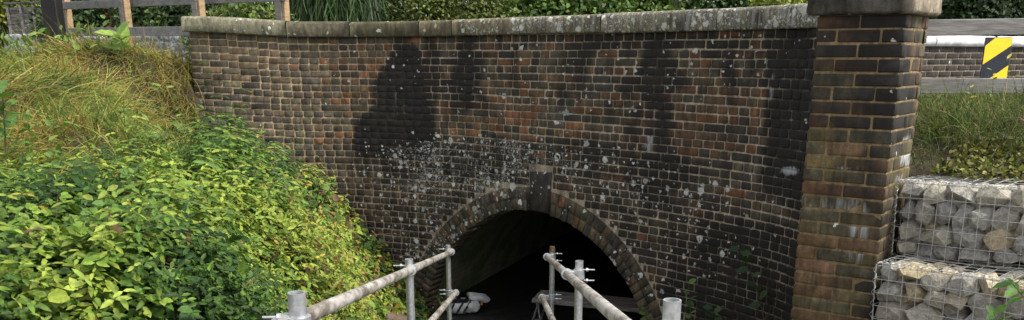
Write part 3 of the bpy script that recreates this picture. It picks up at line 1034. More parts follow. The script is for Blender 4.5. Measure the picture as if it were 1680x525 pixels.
# ------------------------------------------------------------------ gabions
def hull_rock(seed):
    import bmesh
    r = np.random.default_rng(seed)
    bm = bmesh.new()
    pts = r.normal(size=(25, 3)); pts /= np.linalg.norm(pts, axis=1, keepdims=True)
    pts = np.sign(pts) * np.abs(pts) ** .8
    pts *= r.uniform(.84, 1.1, (25, 1))
    for p in pts: bm.verts.new(tuple(p * .5))
    res = bmesh.ops.convex_hull(bm, input=bm.verts)
    junk = [v for v in bm.verts if not v.link_faces]
    bmesh.ops.delete(bm, geom=junk, context='VERTS')
    me = bpy.data.meshes.new('rock')
    bm.to_mesh(me); bm.free()
    me.materials.append(M_ROCK)
    return me
ROCKS = [hull_rock(i) for i in range(14)]
GT = radians(48)
gt = unit((cos(GT), -sin(GT), .035)); gn = unit(np.cross(gt, (0, 0, 1)) * 1.0)
if gn[1] > 0: gn = -gn
gu = unit(np.cross(gt, gn)); gu = gu if gu[2] > 0 else -gu

def gabion(corner, length, height, depth, label, cell=.075, seed=0):
    """corner: top-left of the front face"""
    r = random.Random(seed)
    corner = np.asarray(corner, float)
    g = empty('gabion_basket', corner - gu * height, label, 'gabion', 'wire gabions beside the pier')
    loc = lambda a, b, c: corner + gt * a - gu * b - gn * c         # along, down, inwards
    wr = .0017
    def wires(name, sets):
        mb = MB()
        for (p, q) in sets: mb.tube(p, q, wr, 5, smooth=False)
        mb.build(name, M_WIRE, g)
    na = int(length / cell); nh = int(round(height / cell)); nd = int(depth / cell)
    bul = lambda a, b: .010 * sin(a * 7 + seed) * sin(b * 9 + 1)
    def polyl(fn, n, s):
        pts = [fn(i / n) for i in range(n + 1)]
        s += [(pts[i], pts[i + 1]) for i in range(n)]
    S = []
    for i in range(na + 1): polyl(lambda t, a=i * cell: loc(a, t * height, -.004 - bul(a, t * height)), 4, S)
    for k in range(nh + 1): polyl(lambda t, b=k * height / nh: loc(t * na * cell, b, -.008 - bul(t * na * cell, b)), 10, S)
    wires('front_mesh', S)
    S = []
    for i in range(na + 1): polyl(lambda t, a=i * cell: loc(a, -.006 - .008 * sin(a * 8 + t * 5), t * depth), 3, S)
    for k in range(nd + 1): polyl(lambda t, c=k * cell: loc(t * na * cell, -.010 - .008 * sin(t * 9 + c * 8), c), 10, S)
    wires('lid_mesh', S)
    S = []
    for k in range(nd + 1): polyl(lambda t, c=k * cell: loc(-.004, t * height, c), 3, S)
    for k in range(nh + 1): polyl(lambda t, b=k * height / nh: loc(-.007, b, t * depth), 3, S)
    wires('side_mesh', S)
    # lacing spiral along the top front and left edges
    mb = MB()
    pts = [loc(t * length, -.008 + .011 * cos(t * length * 170), -.006 - .011 * sin(t * length * 170)) for t in np.linspace(0, 1, int(length * 170))]
    for i in range(len(pts) - 1): mb.tube(pts[i], pts[i + 1], .0016, 4, smooth=False, cap=False)
    pts = [loc(-.006 + .010 * cos(t * 60), t * height, -.006 - .010 * sin(t * 60)) for t in np.linspace(0, 1, 70)]
    for i in range(len(pts) - 1): mb.tube(pts[i], pts[i + 1], .0016, 4, smooth=False, cap=False)
    mb.build('lacing_wire', M_WIRE, g)
    # stones: packed rows at the front face, the left side and the top
    def stone(a, b, c, sx, sy, sz):
        p = loc(a, b, c)
        o = bpy.data.objects.new('stone', ROCKS[r.randrange(14)])
        COL.objects.link(o)
        o.parent = g
        o.location = Vector([float(v) for v in p]) - g.location
        o.rotation_euler = (r.uniform(-.4, .4), r.uniform(-.5, .5), -GT + r.choice((0, pi)) + r.uniform(-.3, .3))
        o.scale = (sx, sz, sy)
    b = .0
    row = 0
    while b < height - .03:
        hgt = min(r.uniform(.085, .15), height - b)
        if height - b - hgt < .06: hgt = height - b
        a = r.uniform(-.02, 0)
        while a < length - .03:
            w = r.uniform(.08, .19)
            hh = hgt * r.uniform(.92, 1.18)
            dd = r.uniform(.10, .16)
            stone(a + w / 2, b + hgt / 2 + r.uniform(-.012, .012), .018 + dd / 2 + r.uniform(0, .022), w * 1.2, hh * 1.18, dd * 1.2)
            a += w
        a = r.uniform(-.05, 0)
        while a < length:
            w = r.uniform(.12, .2)
            stone(a + w / 2, b + hgt / 2 + .05, .16, w * 1.25, min(hgt * 1.35, .17), .16)
            a += w
        b += hgt
    mb = MB()
    mb.box(loc(length / 2, height / 2, depth * .68), (length / 2 - .03, depth * .26, height / 2 - .03), [gt, -gn, gu])
    mb.build('inner_fill', M_SOIL, g)
    a = .0
    while a < length:
        c = .18
        while c < depth:
            stone(a + .07, .05, c, r.uniform(.1, .15), .09, r.uniform(.1, .15)); c += .13
        a += .13
    return g
GU = at(1474, 299, 5.14)
GL = at(1439, 434, 4.86)
gabion(GU, 1.25, .41, .42, 'upper wire gabion of grey stones below the grass bank', seed=3)
gabion(GL, 1.25, .60, .5, 'lower wire gabion with tan stones, stepped forward at frame bottom', seed=8)

# soil of the right-hand bank
def rbank(x, y):
    # distance behind the gabion front line
    q = np.stack([x - GU[0], y - GU[1]], -1) @ (-gn[:2])
    s_ = np.stack([x - GU[0], y - GU[1]], -1) @ gt[:2]
    z = -.71 + .36 * ss(.15, 1.5, q)
    z = np.where(q < .34, -1.12, z)
    z = np.where(q < .05, -1.95, z)
    z = np.where(q < -.5, -3.2, z)
    return z
gx2 = np.linspace(1.5, 9.0, 150); gy2 = np.linspace(-2, 7.6, 190)
X2, Y2 = np.meshgrid(gx2, gy2, indexing='ij')
Z2 = rbank(X2, Y2) + .015 * np.sin(X2 * 11 + Y2 * 3) * np.sin(Y2 * 13)
V = np.stack([X2, Y2, Z2], -1).reshape(-1, 3)
idx = np.arange(len(V)).reshape(X2.shape)
Q = np.stack([idx[:-1, :-1], idx[1:, :-1], idx[1:, 1:], idx[:-1, 1:]], -1).reshape(-1, 4)
cxy = V[Q].mean(1)
sd = (cxy - (PA + pt * PW)) @ pt                      # keep to the right of the pier and the wall
sd2 = ((cxy[:, 1] > 5.3) & (cxy[:, 0] > 2.25)) | ((cxy[:, 1] <= 5.3) & (sd > -.01))
tag(np_mesh('grass_bank', V, Q[sd2], M_SOIL, smooth=True), 'soil slope between the gabions and the timber fence', 'bank', kind='structure')

# ------------------------------------------------------------------ scaffold handrails
SL = -.178                                             # rails run down towards the tunnel
def handrail(side, xpost, posts, p_end, p_mid_end, label):
    """posts: (px, py of the top, Y)"""
    root = empty('scaffold_handrail', (xpost, 5.4, -3.1), label, 'handrail', 'scaffold handrails leading to the arch')
    inn = -side                                        # direction towards the walkway
    end = at(*p_end)
    rail_x = end[0]
    d = unit((0.004 * inn, 1, SL))
    start = end - d * (end[1] - .9) / d[1]
    rail = MB().tube(start, end, .0242, 24, .004).build('top_rail', M_RAILTUBE, root)
    me_ = at(*p_mid_end)
    MB().tube(me_ - d * (me_[1] - .9) / d[1], me_, .0242, 24, .004).build('mid_rail', M_RAILTUBE, root)
    for i, (px, py, Y) in enumerate(posts):
        top = at(px, py, Y)
        foot = np.array((top[0] - .0, top[1], -3.1))
        MB().tube(foot, top, .0242, 24, .004).build('post', M_GALV, root)
        for ref, nm in ((end, 'a'), (me_, 'b')):
            t = (Y - ref[1]) / d[1]
            rp = ref + d * t
            pp = np.array((top[0], top[1], rp[2]))
            if t > .02: rp = ref - d * .04; 
            mb = MB()
            mb.tube(pp - np.array((0, 0, .028)), pp + np.array((0, 0, .028)), .034, 18)          # band round the post
            mb.tube(rp - d * .03, rp + d * .03, .034, 18)                                     # band round the rail
            mid = (pp + rp) / 2
            mb.box(mid, (abs(pp[0] - rp[0]) / 2 + .012, .02, .022), bev=.004)
            c = mb.build('coupler', M_GALV, root)
            for dz in (.02, -.045 if nm == 'a' else -.02):
                b0 = pp + np.array((side * .028, -.018, dz + .01)); b1 = b0 + np.array((side * .062, -.004, 0))
                mbb = MB().tube(b0, b1, .0045, 8)
                mbb.tube(b0 + np.array((side * .012, 0, 0)), b0 + np.array((side * .024, 0, 0)), .011, 6, smooth=False)
                mbb.build('bolt', M_GALV, c)
        if side > 0 and i == 2:
            MB().tube(top - np.array((0, 0, .008)), top + np.array((0, 0, .042)), .0262, 16, r1=.024).build('end_cap', M_RUST, root)
    MB().tube(end - d * .01, end + d * .012, .0262, 18).build('end_collar', M_GALV, root)
    return root
handrail(-1, -.60, [(486.5, 480, 2.36), (671, 425, 5.3), (735, 402, 8.75)], (741, 413, 8.72), (748, 480, 8.76),
         'left scaffold tube handrail beside the brambles')
handrail(1, .41, [(1103, 492, 2.36), (950.5, 428, 5.3), (906, 412, 8.15)], (897, 421, 8.1), (889, 487, 8.2),
         'right scaffold tube handrail in front of the wooden trestle')

# gangway between the rails (below the picture edge)
gw = empty('gangway', (-.09, 4.6, -2.6), 'timber board gangway sloping down between the two handrails', 'gangway')
for i in range(4):
    x = -.44 + i * .235
    mb = MB()
    d = unit((0, 1, SL)); upv = unit(np.cross((1, 0, 0), d))
    mb.box(np.array((x, 4.6, -2.10)), (.112, 3.7, .019), [(1, 0, 0), d, upv], .004)
    mb.build('board', M_PLANK, gw)

# ------------------------------------------------------------------ wooden trestle in the arch
zt_ = -2.45
c0, c1, c2, c3 = [at_z(x, y, zt_) for x, y in ((872, 490), (906, 472), (1062, 490), (1066, 508))]
ex = unit(c3 - c0); ey = np.array((-ex[1], ex[0], 0)); Lx = np.linalg.norm(c3 - c0) + .12; Wd = .40
tre = empty('trestle_table', (c0 + ex * Lx / 2 + ey * Wd / 2) * np.array((1, 1, 0)) + np.array((0, 0, -2.86)), 'low grey wooden trestle standing inside the arch', 'trestle')
for i in range(2):
    mb = MB(); o_ = c0 + ex * Lx / 2 + ey * (Wd * (.25 + .5 * i)) + np.array((0, 0, -.022))
    mb.box(o_, (Lx / 2 + (.02 if i else 0), Wd / 4 - .004, .022), [ex, ey, (0, 0, 1)], .005)
    mb.build('plank', M_PLANK, tre)
for t in (.06, Lx - .06):
    mb = MB()
    mb.box(c0 + ex * t + ey * Wd / 2 + np.array((0, 0, -.062)), (.018, Wd / 2 - .02, .016), [ex, ey, (0, 0, 1)], .003)
    mb.build('cross_bar', M_DARKSTEEL, tre)
    for s_ in (.03, Wd - .03):
        for lean in (-.10, .07):
            a = c0 + ex * t + ey * s_ + np.array((0, 0, -.07)); b = a + ex * lean + ey * (-.03 if s_ < .2 else .03); b[2] = -2.858
            MB().tube(a, b, .012, 8).build('leg', M_DARKSTEEL, tre)
        a = c0 + ex * (t - .06) + ey * s_; b = c0 + ex * (t + .045) + ey * s_
        a[2] = b[2] = -2.68
        MB().tube(a, b, .008, 8).build('rung', M_DARKSTEEL, tre)

# ------------------------------------------------------------------ white bag on the tunnel floor
bc = at_z(757, 513, -2.855)
bag = empty('tool_bag', bc, 'crumpled white bag with dark straps on the tunnel floor', 'bag')
def blobmesh(name, c, rx, ry, rz, mt_, parent, seed, tilt=0, amp=.12, cut=None):
    r = np.random.default_rng(seed)
    nu, nv = 22, 12
    k1, k2, k3 = r.uniform(0, 6, 3)
    Vv = []
    for i in range(nv + 1):
        ph = pi * i / nv
        for j in range(nu):
            th = 2 * pi * j / nu
            w = 1 + amp * (sin(3 * th + k1 + 2 * ph) * .5 + sin(5 * th + k2 - 3 * ph) * .3 + sin(4 * ph + k3) * .3)
            x, y, z = rx * sin(ph) * cos(th) * w, ry * sin(ph) * sin(th) * w, rz * cos(ph) * w
            if cut is not None and z > cut: z = cut - (z - cut) * 1.1
            z = max(z, -rz * .8)
            x, z = x * cos(tilt) - z * sin(tilt), x * sin(tilt) + z * cos(tilt)
            Vv.append(np.asarray(c) + (x, y, z))
    Qq = [(i * nu + j, i * nu + (j + 1) % nu, (i + 1) * nu + (j + 1) % nu, (i + 1) * nu + j) for i in range(nv) for j in range(nu)]
    return np_mesh(name, np.array(Vv), np.array(Qq)[:, ::-1], mt_, parent, smooth=True, origin=np.asarray(c, float))
blobmesh('body', bc + (-.03, .05, .085), .20, .16, .105, M_WHITE, bag, 2, .05, .16, .05)
blobmesh('flap', bc + (.19, .07, .165), .14, .10, .045, M_WHITE, bag, 7, -.22, .22)
blobmesh('pocket', bc + (.13, -.02, .075), .085, .08, .07, M_WHITE, bag, 9, .2, .2)
blobmesh('opening', bc + (-.05, .02, .125), .13, .10, .022, M_DARK, bag, 4, .12, .15)
for k, (dx, dy) in enumerate(((-.12, .02), (-.03, -.01), (.05, .03))):
    pts = [bc + np.array((dx + .10 * sin(a * .6), .03 + dy - .17 * cos(a), .06 + .095 * sin(a))) for a in np.linspace(-.3, 2.4, 8)]
    MB().path(pts, [.012] * 8, 6).build('strap', M_DARK, bag)
MB().box(bc + np.array((.235, -.035, .115)), (.012, .005, .016), bev=.002).build('tag', M_ORANGE, bag)

# rough stone at the foot of the bank
o = bpy.data.objects.new('boulder', hull_rock(77)); COL.objects.link(o)
p = at(652, 535, 8.3); o.location = [float(v) for v in p]; o.scale = (.42, .4, .26); o.rotation_euler = (.1, .2, .4)
o.data.materials.clear(); o.data.materials.append(simple('brown_rock', (.07, .05, .035), (.14, .105, .075), 14, .9, 0, .6, .02))
tag(o, 'brown boulder at the foot of the bramble bank', 'boulder')
p2 = MB(); p2.box((p[0], p[1], (p[2] - .1 - 3.12) / 2 - .0), (.22, .25, (p[2] + 3.0) / 2))

# ------------------------------------------------------------------ timber fences
def beam(mb, a, b, w, h, up=(0, 0, 1), bev=.004):
    a = np.asarray(a, float); b = np.asarray(b, float)
    d = unit(b - a); s_ = unit(np.cross(d, up)); u_ = np.cross(s_, d)
    mb.box((a + b) / 2, (np.linalg.norm(b - a) / 2, w / 2, h / 2), [d, s_, u_], bev)
    return mb
def fence(name, post_pts, rails, label, ground, pw=.10, ptop=None, tan=False):
    root = empty(name, (post_pts[0][0], post_pts[0][1], ground), label, 'fence')
    for i, p in enumerate(post_pts):
        q = post_pts[min(i + 1, len(post_pts) - 1)] - post_pts[max(i - 1, 0)]
        d = unit((q[0], q[1], 0)); n_ = np.array((-d[1], d[0], 0))
        top = p[2]
        mb = MB(); mb.box((p[0] + n_[0] * .075, p[1] + n_[1] * .075, (top + ground) / 2), (pw / 2, .05, (top - ground) / 2), [d, n_, (0, 0, 1)], .005)
        o = mb.build('post', M_TIMBER, root)
        if tan:  # tan strip added on the post's right side as its painted sunlit face
            mb = MB(); mb.box((p[0] + d[0] * (pw / 2 + .022) + n_[0] * .08, p[1] + d[1] * (pw / 2 + .022) + n_[1] * .08, (top + ground) / 2 - .03), (.021, .045, (top - ground) / 2 - .04), [d, n_, (0, 0, 1)], .004)
            mb.build('batten_or_lit_side', M_TIMBERLIT, root)
    for (a, b, h) in rails:
        o = beam(MB(), a, b, .038, h).build('rail', M_TIMBERX, root)
    return root
lf = [at(104, 53, 14.3), at(199, 52, 13.1), at(319, 51, 12.0), at(456, 50, 11.4)]
lposts = [np.array((p[0], p[1], z)) for p, z in zip(lf, (.92, .90, .90, .90))]
lposts = [lposts[0] + (lposts[0] - lposts[1]) * 0 + 0] + lposts[1:]
def rail_pts(x0, y0, Y0, x1, y1, Y1): return at(x0, y0, Y0), at(x1, y1, Y1)
r1a, r1b = rail_pts(90, 10, 14.45, 470, -6, 11.35)
r2a, r2b = rail_pts(95, 53, 14.4, 316, 51, 12.03)
fence('timber_fence', lposts, [(r1a, r1b, .105), (r2a, r2b, .115)],
      'grey timber post and rail fence above the dry grass', -.36, .10, tan=True)
rp0 = at(1511, 40, 6.75)
rposts = [np.array((rp0[0], rp0[1], .30)), np.array((rp0[0] + 1.75, rp0[1] - .05, .30)), np.array((rp0[0] + 3.5, rp0[1] - .1, .30))]
ra, rb2 = at(1498, 46, 6.7), at(1960, 40, 6.55)
rc, rd = at(1488, 141, 6.75), at(1960, 141, 6.55)
fence('timber_fence', rposts, [(ra, rb2, .108), (rc, rd, .105)], 'grey timber rail fence in front of the striped marker board', -.5, .075)

# black timber post
bp_ = at(92, 60, 13.2)
mb = MB(); mb.box((bp_[0], bp_[1], .9), (.105, .105, 1.4), bev=.012)
o = mb.build('upright', M_BLACKPOST)
pr = empty('gate_post', (bp_[0], bp_[1], -.4), 'thick black timber post at the end of the fence', 'post')
o.parent = pr; o.location = Vector(o.location) - pr.location
mb = MB(); mb.box((bp_[0], bp_[1], 2.33), (.13, .13, .03), bev=.01); mb.build('cap', M_BLACKPOST, pr)

# ------------------------------------------------------------------ far parapet on the other side of the road
fa, fb_ = at(1480, 100, 11.9), at(1760, 100, 13.4)
fd = unit((fb_ - fa) * np.array((1, 1, 0))); fn = np.array((fd[1], -fd[0], 0))
fl_ = np.linalg.norm((fb_ - fa)[:2])
FZ = .10
far = empty('far_parapet', (fa[0], fa[1], -.36), 'dark brick parapet with white coping across the road', 'wall')
mb = MB(); mb.box(fa * np.array((1, 1, 0)) + fd * fl_ / 2 - fn * .11 + np.array((0, 0, (FZ - .4) / 2)), (fl_ / 2, .11, (FZ + .4) / 2), [fd, -fn, (0, 0, 1)])
o = mb.build('mortar_core', M_MORTAR, far)
for nm, cc_ in (('tint', (.26, .215, .16)), ('mask', (.1, .0, .0))):
    a_ = o.data.attributes.new(nm, 'FLOAT_COLOR', 'POINT'); a_.data.foreach_set('color', np.tile((*cc_, 1), (len(o.data.vertices), 1)).astype(np.float32).ravel())
rf = random.Random(3)
for k in range(6):
    u = -.11 * (k % 2)
    while u < fl_:
        L = S_LEN
        a, b = max(u, 0), min(u + L, fl_); u += L + .012
        if b - a < .04: continue
        zt = FZ - .006 - k * .075
        A = brick_geo(a, b, zt - .063, zt, .008, -.03, rf, cut=.005)
        Vb = frame_pts(fa, fd, fn, A)
        np_mesh('brick', Vb, BF_Q, M_BRICK, far, np.tile(np.array((.045, .038, .034)) * rf.uniform(.7, 1.3), (24, 1)), np.tile((.22, .02, 0), (24, 1)), origin=Vb.mean(0))
u = 0
while u < fl_:
    L = rf.uniform(.5, .7)
    b = min(u + L, fl_)
    Vv = []; n_ = 8
    for q in range(n_):
        t = u + .004 + (b - u - .008) * q / (n_ - 1)
        for (o_, h_) in ((.05, 0), (.06, .06), (.05, .125), (-.27, .14), (-.27, 0)):
            p = fa * np.array((1, 1, 0)) + fd * t + fn * (o_ + rf.uniform(-.006, .006)); p[2] = FZ + .004 + h_ + rf.uniform(-.007, .007) * (h_ > 0) + (rf.uniform(-.02, .012) if h_ == 0 and o_ > 0 else 0) * 0
            Vv.append(p)
    Qq = [(q * 5 + j, (q + 1) * 5 + j, (q + 1) * 5 + (j + 1) % 5, q * 5 + (j + 1) % 5) for q in range(n_ - 1) for j in range(5)]
    Vv = np.array(Vv)
    np_mesh('coping_stone', Vv, np.array(Qq), M_FARCOPE, far, origin=Vv.mean(0))
    u = b

# striped marker board
sg = at(1634, 97, 11.2)
sd_ = unit((1, .16, 0)); sn = np.array((sd_[1], -sd_[0], 0)); su = np.array((0, 0, 1))
sw, sh = .175, .245
sign = empty('marker_board', (sg[0], sg[1], -.36), 'yellow and black diagonally striped marker board by the road', 'sign')
mb = MB(); mb.box(sg, (sw, .006, sh), [sd_, -sn, su], .002); mb.build('board', M_BLACKSHEET, sign)
mb = MB(); mb.box((sg[0] - sn[0] * .035, sg[1] - sn[1] * .035, (sg[2] + .1 - .36) / 2), (.028, .026, (sg[2] + .1 + .36) / 2), [sd_, -sn, su], .003); mb.build('post', M_GALV, sign)
def stripe(poly):
    mb = MB()
    f0 = [sg + sd_ * x * sw + su * z * sh + sn * .0085 for x, z in poly]
    f1 = [p - sn * .0022 for p in f0]
    n_ = len(poly)
    mb.add(f0 + f1, [tuple(range(n_)), tuple(range(n_, 2 * n_))[::-1]] + [(i, n_ + i, n_ + (i + 1) % n_, (i + 1) % n_) for i in range(n_)])
    mb.build('stripe', M_YELLOW, sign)
stripe([(-.96, -.25), (.96, .62), (.96, .97), (-.30, .97), (-.96, .60)])
stripe([(-.45, -.97), (.96, -.97), (.96, -.28)])

# ------------------------------------------------------------------ whitewashed rubble wall and slatted panel beyond the left fence
def rubble(name, x0, x1, Y0, Y1, ztop, zbot, label, seed):
    r = random.Random(seed)
    a, b = at(x0, 88, Y0), at(x1, 88, Y1)
    d = unit((b - a) * np.array((1, 1, 0))); n_ = np.array((d[1], -d[0], 0)); L = np.linalg.norm((b - a)[:2])
    root = empty(name, (a[0], a[1], zbot), label, 'wall')
    mb = MB(); mb.box(a * np.array((1, 1, 0)) + d * L / 2 - n_ * .16 + np.array((0, 0, (ztop + zbot) / 2 - .02)), (L / 2, .15, (ztop - zbot) / 2 - .02), [d, -n_, (0, 0, 1)])
    mb.build('core', M_WHITEWASH, root)
    z = zbot
    while z < ztop - .03:
        h = min(r.uniform(.09, .15), ztop - z)
        u = 0
        while u < L:
            w = r.uniform(.12, .3)
            p = a * np.array((1, 1, 0)) + d * (u + w / 2) + n_ * 0 + np.array((0, 0, z + h / 2))
            o = bpy.data.objects.new('stone', RUB[r.randrange(6)]); COL.objects.link(o); o.parent = root
            o.location = Vector([float(v) for v in p]) - root.location
            o.rotation_euler = (r.uniform(-.1, .1), r.uniform(-.1, .1), math.atan2(d[1], d[0]) + r.choice((0, pi)))
            o.scale = (w * 1.3, .05, h * 1.35)
            u += w
        z += h
RUB = []
for i in range(6):
    m_ = hull_rock(40 + i); m_.materials.clear(); m_.materials.append(M_WHITEWASH); RUB.append(m_)
rubble('rubble_wall', 112, 330, 15.0, 13.6, .30, -.36, 'low whitewashed rubble wall behind the timber fence', 5)
rubble('rubble_wall', 12, 108, 17.0, 16.6, .34, -.36, 'pale rubble wall under the slatted panel, left edge', 6)
pa_, pb_ = at(18, 45, 18.2), at(82, 45, 18.0)
pd = unit((pb_ - pa_) * np.array((1, 1, 0))); pL = np.linalg.norm(pb_ - pa_)
panel = empty('slatted_panel', (pa_[0], pa_[1], .2), 'weathered slatted fence panel above the pale wall', 'fence panel')
for i in range(9):
    z = .33 + i * .062
    mb = MB(); beam(mb, pa_ * np.array((1, 1, 0)) + np.array((0, 0, z)), pb_ * np.array((1, 1, 0)) + np.array((0, 0, z + .01)), .02, .05, bev=.002)
    mb.build('slat', M_PANELWOOD, panel)
for t in (0, .33, .66, 1.0):
    q = pa_ + (pb_ - pa_) * t
    mb = MB(); mb.box((q[0], q[1] - .03, .56), (.022, .02, .38), bev=.003); mb.build('batten_or_lit_side', M_PANELWOOD, panel)
mb = MB(); beam(mb, pa_ * np.array((1, 1, 0)) + np.array((-.04, -.02, .92)), pb_ * np.array((1, 1, 0)) + np.array((.04, -.02, .935)), .07, .035); mb.build('top_rail', M_PANELWOOD, panel)

# ------------------------------------------------------------------ plants
LEAF_T = np.array([(0, 0, 0), (.28, .34, .05), (.68, .30, .03), (1.0, 0, -.08), (.68, -.30, .03), (.28, -.34, .05)])   # x along the leaf
LEAF_Q = np.array([(0, 1, 2, 3), (0, 3, 4, 5)])

def frames(dirs, ups):
    x = dirs / np.linalg.norm(dirs, axis=1, keepdims=True)
    y = np.cross(ups, x); y /= np.linalg.norm(y, axis=1, keepdims=True) + 1e-9
    z = np.cross(x, y)
    return np.stack([x, y, z], 1)            # rows are axes

def leaves_mesh(name, P, D, U, S, C, material, parent=None, origin=None, tmpl=LEAF_T, quads=LEAF_Q, wid=1.0):
    """P positions, D directions, U normals, S lengths, C colours"""
    R = frames(D, U)
    t = tmpl
    tt = np.repeat(t[None], len(P), 0)
    tt[:, :, 1] *= np.broadcast_to(wid, (len(P),))[:, None]
    V = P[:, None, :] + np.einsum('nki,nij->nkj', tt, R) * S[:, None, None]
    Q = (quads[None] + (np.arange(len(P)) * len(t))[:, None, None]).reshape(-1, 4)
    C2 = np.repeat(C, len(t), 0)
    return np_mesh(name, V.reshape(-1, 3), Q, material, parent, C2, origin=origin)

def palette(n, cols, wts, jit=.25):
    cols = np.array(cols); k = RNG.choice(len(cols), n, p=np.array(wts) / sum(wts))
    c = cols[k] * RNG.uniform(1 - jit, 1 + jit, (n, 1))
    c *= RNG.uniform(.92, 1.08, (n, 3))
    return c

def rnd_dirs(n):
    v = RNG.normal(size=(n, 3)); return v / np.linalg.norm(v, axis=1, keepdims=True)

def value_noise(x, y, s, seed):
    r = np.random.default_rng(seed); g = r.random((64, 64))
    X = x / s; Y = y / s
    i = np.floor(X).astype(int); j = np.floor(Y).astype(int); fx = ss(0, 1, X - i); fy = ss(0, 1, Y - j)
    G = lambda a, b: g[a % 64, b % 64]
    return (G(i, j) * (1 - fx) + G(i + 1, j) * fx) * (1 - fy) + (G(i, j + 1) * (1 - fx) + G(i + 1, j + 1) * fx) * fy

def sample_bank(n, dens):
    """random points on the left bank that fall in or near the picture; dens(px,py,x,y)->0..1"""
    out = []
    got = 0
    while got < n:
        m = 60000
        x = RNG.uniform(-8.5, -.8, m); y = RNG.uniform(2.6, 11.3, m)
        z = np.clip(bank_z(x, y), -3.1, .10) + mound(x, y)
        yw = np.interp(x, wu[:170, 0], wu[:170, 1])
        ok = (y < yw - .06) | (x < -3.62)
        px, py, d = to_px(np.stack([x, y, z], -1))
        w = dens(px, py, x, y) * np.minimum(1, (4.2 / d) ** 0 ) * ok * (px > -260) * (py < 640)
        k = RNG.random(m) < w
        out.append(np.stack([x, y, z], -1)[k]); got += k.sum()
    return np.vstack(out)[:n]

def edge_green(px):                              # photo height where dry grass gives way to brambles
    return np.interp(px, [-250, 0, 60, 120, 200, 260, 320, 340], [300, 300, 318, 325, 310, 330, 330, 200])

# slope normals
def bank_n(P):
    e = .05
    gx_ = (bank_z(P[:, 0] + e, P[:, 1]) - bank_z(P[:, 0] - e, P[:, 1])) / (2 * e)
    gy_ = (bank_z(P[:, 0], P[:, 1] + e) - bank_z(P[:, 0], P[:, 1] - e)) / (2 * e)
    n_ = np.stack([-gx_, -gy_, np.ones(len(P))], -1)
    n_[:, :2] = np.clip(n_[:, :2], -1.3, 1.3)
    return n_ / np.linalg.norm(n_, axis=1, keepdims=True)

# --- brambles and nettles: shoots arching out of the bank with leaves along them
def bramble(n_shoots):
    """mixed undergrowth in patches: trifoliate brambles, upright nettles with paired narrow leaves, arching fern-like sprays"""
    def dens(px, py, x, y):
        e = edge_green(px)
        return ss(-14, 22, py - e) * ss(.22, .6, value_noise(x, y, .30, 4) * .6 + value_noise(x + 7, y + 2, .75, 5) * .6)
    B = sample_bank(n_shoots, dens)
    Nn = bank_n(B)
    P = []; D = []; U = []; S = []; C = []; Wd = []
    px, py, d = to_px(B)
    tone = value_noise(B[:, 0] + 20, B[:, 1] + 20, .6, 9)
    hump = value_noise(B[:, 0] + 5, B[:, 1] + 3, .7, 12)
    spec = value_noise(B[:, 0] + 11, B[:, 1] + 30, .8, 15) + RNG.normal(size=n_shoots) * .13
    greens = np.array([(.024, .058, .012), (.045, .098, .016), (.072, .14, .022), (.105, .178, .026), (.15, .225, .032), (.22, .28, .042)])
    dead = np.array([(.30, .25, .035), (.26, .20, .05), (.16, .085, .035), (.10, .06, .03)])
    def put(p, dr, up, s_, c, w):
        P.append(p); D.append(dr); U.append(up); S.append(s_); C.append(c); Wd.append(w)
    for i in range(n_shoots):
        sp = 0 if spec[i] < .42 else (1 if spec[i] < .62 else 2)
        right = px[i] > 400
        yell = .012 + .07 * right + .16 * (px[i] > 470)
        L = RNG.uniform(.12, .40) * (.35 + 1.3 * hump[i]) * (1.6 if RNG.random() < .08 else 1)
        if px[i] > 540: L *= .7
        if px[i] > 290 and d[i] > 8: L *= .62
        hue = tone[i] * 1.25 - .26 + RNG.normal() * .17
        lean = unit(Nn[i] * (.9 if sp == 0 else .5) + RNG.normal(size=3) * (.5 if sp != 1 else .25) + np.array((.1, -.2, .35 if sp != 1 else .9)))
        if sp == 1: L *= 1.15
        s0 = unit(np.cross(lean, RNG.normal(size=3)))
        nl = int(RNG.integers(5, 9)) if sp == 0 else (int(RNG.integers(4, 8)) if sp == 1 else int(RNG.integers(9, 14)))
        for k in range(nl):
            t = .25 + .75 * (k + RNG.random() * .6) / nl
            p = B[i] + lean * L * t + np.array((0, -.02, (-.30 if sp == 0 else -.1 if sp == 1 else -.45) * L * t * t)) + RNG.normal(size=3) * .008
            h = hue + .55 * (t - .62)  # young tips paler; shade inside the mass also painted into lower leaves
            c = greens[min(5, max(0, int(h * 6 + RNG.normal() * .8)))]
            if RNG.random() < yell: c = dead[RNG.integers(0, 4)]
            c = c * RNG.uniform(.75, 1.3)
            up = unit(Nn[i] * .4 + np.array((.15, -.25, .75)) + RNG.normal(size=3) * .45)
            if sp == 0:
                side = unit(np.cross(lean, RNG.normal(size=3)))
                dr = unit(side + lean * .45 + np.array((0, -.15, -.22)))
                s_ = RNG.uniform(.028, .065) * (1.7 if RNG.random() < .15 else 1)
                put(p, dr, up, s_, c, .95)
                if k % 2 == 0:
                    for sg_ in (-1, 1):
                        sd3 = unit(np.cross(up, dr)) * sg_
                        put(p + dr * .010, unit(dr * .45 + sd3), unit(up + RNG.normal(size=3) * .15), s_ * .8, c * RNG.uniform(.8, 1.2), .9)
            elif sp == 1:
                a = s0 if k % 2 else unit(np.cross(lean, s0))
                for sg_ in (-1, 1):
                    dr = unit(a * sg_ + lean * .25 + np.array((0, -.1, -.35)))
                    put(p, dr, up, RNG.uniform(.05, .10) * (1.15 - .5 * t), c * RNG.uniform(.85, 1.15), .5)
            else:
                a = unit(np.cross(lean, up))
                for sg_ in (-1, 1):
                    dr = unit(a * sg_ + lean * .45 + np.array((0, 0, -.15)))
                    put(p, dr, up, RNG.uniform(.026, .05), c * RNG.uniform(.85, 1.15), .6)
    return map(np.array, (P, D, U, S, C, Wd))
P, D, U, S, C, Wd = bramble(12500)
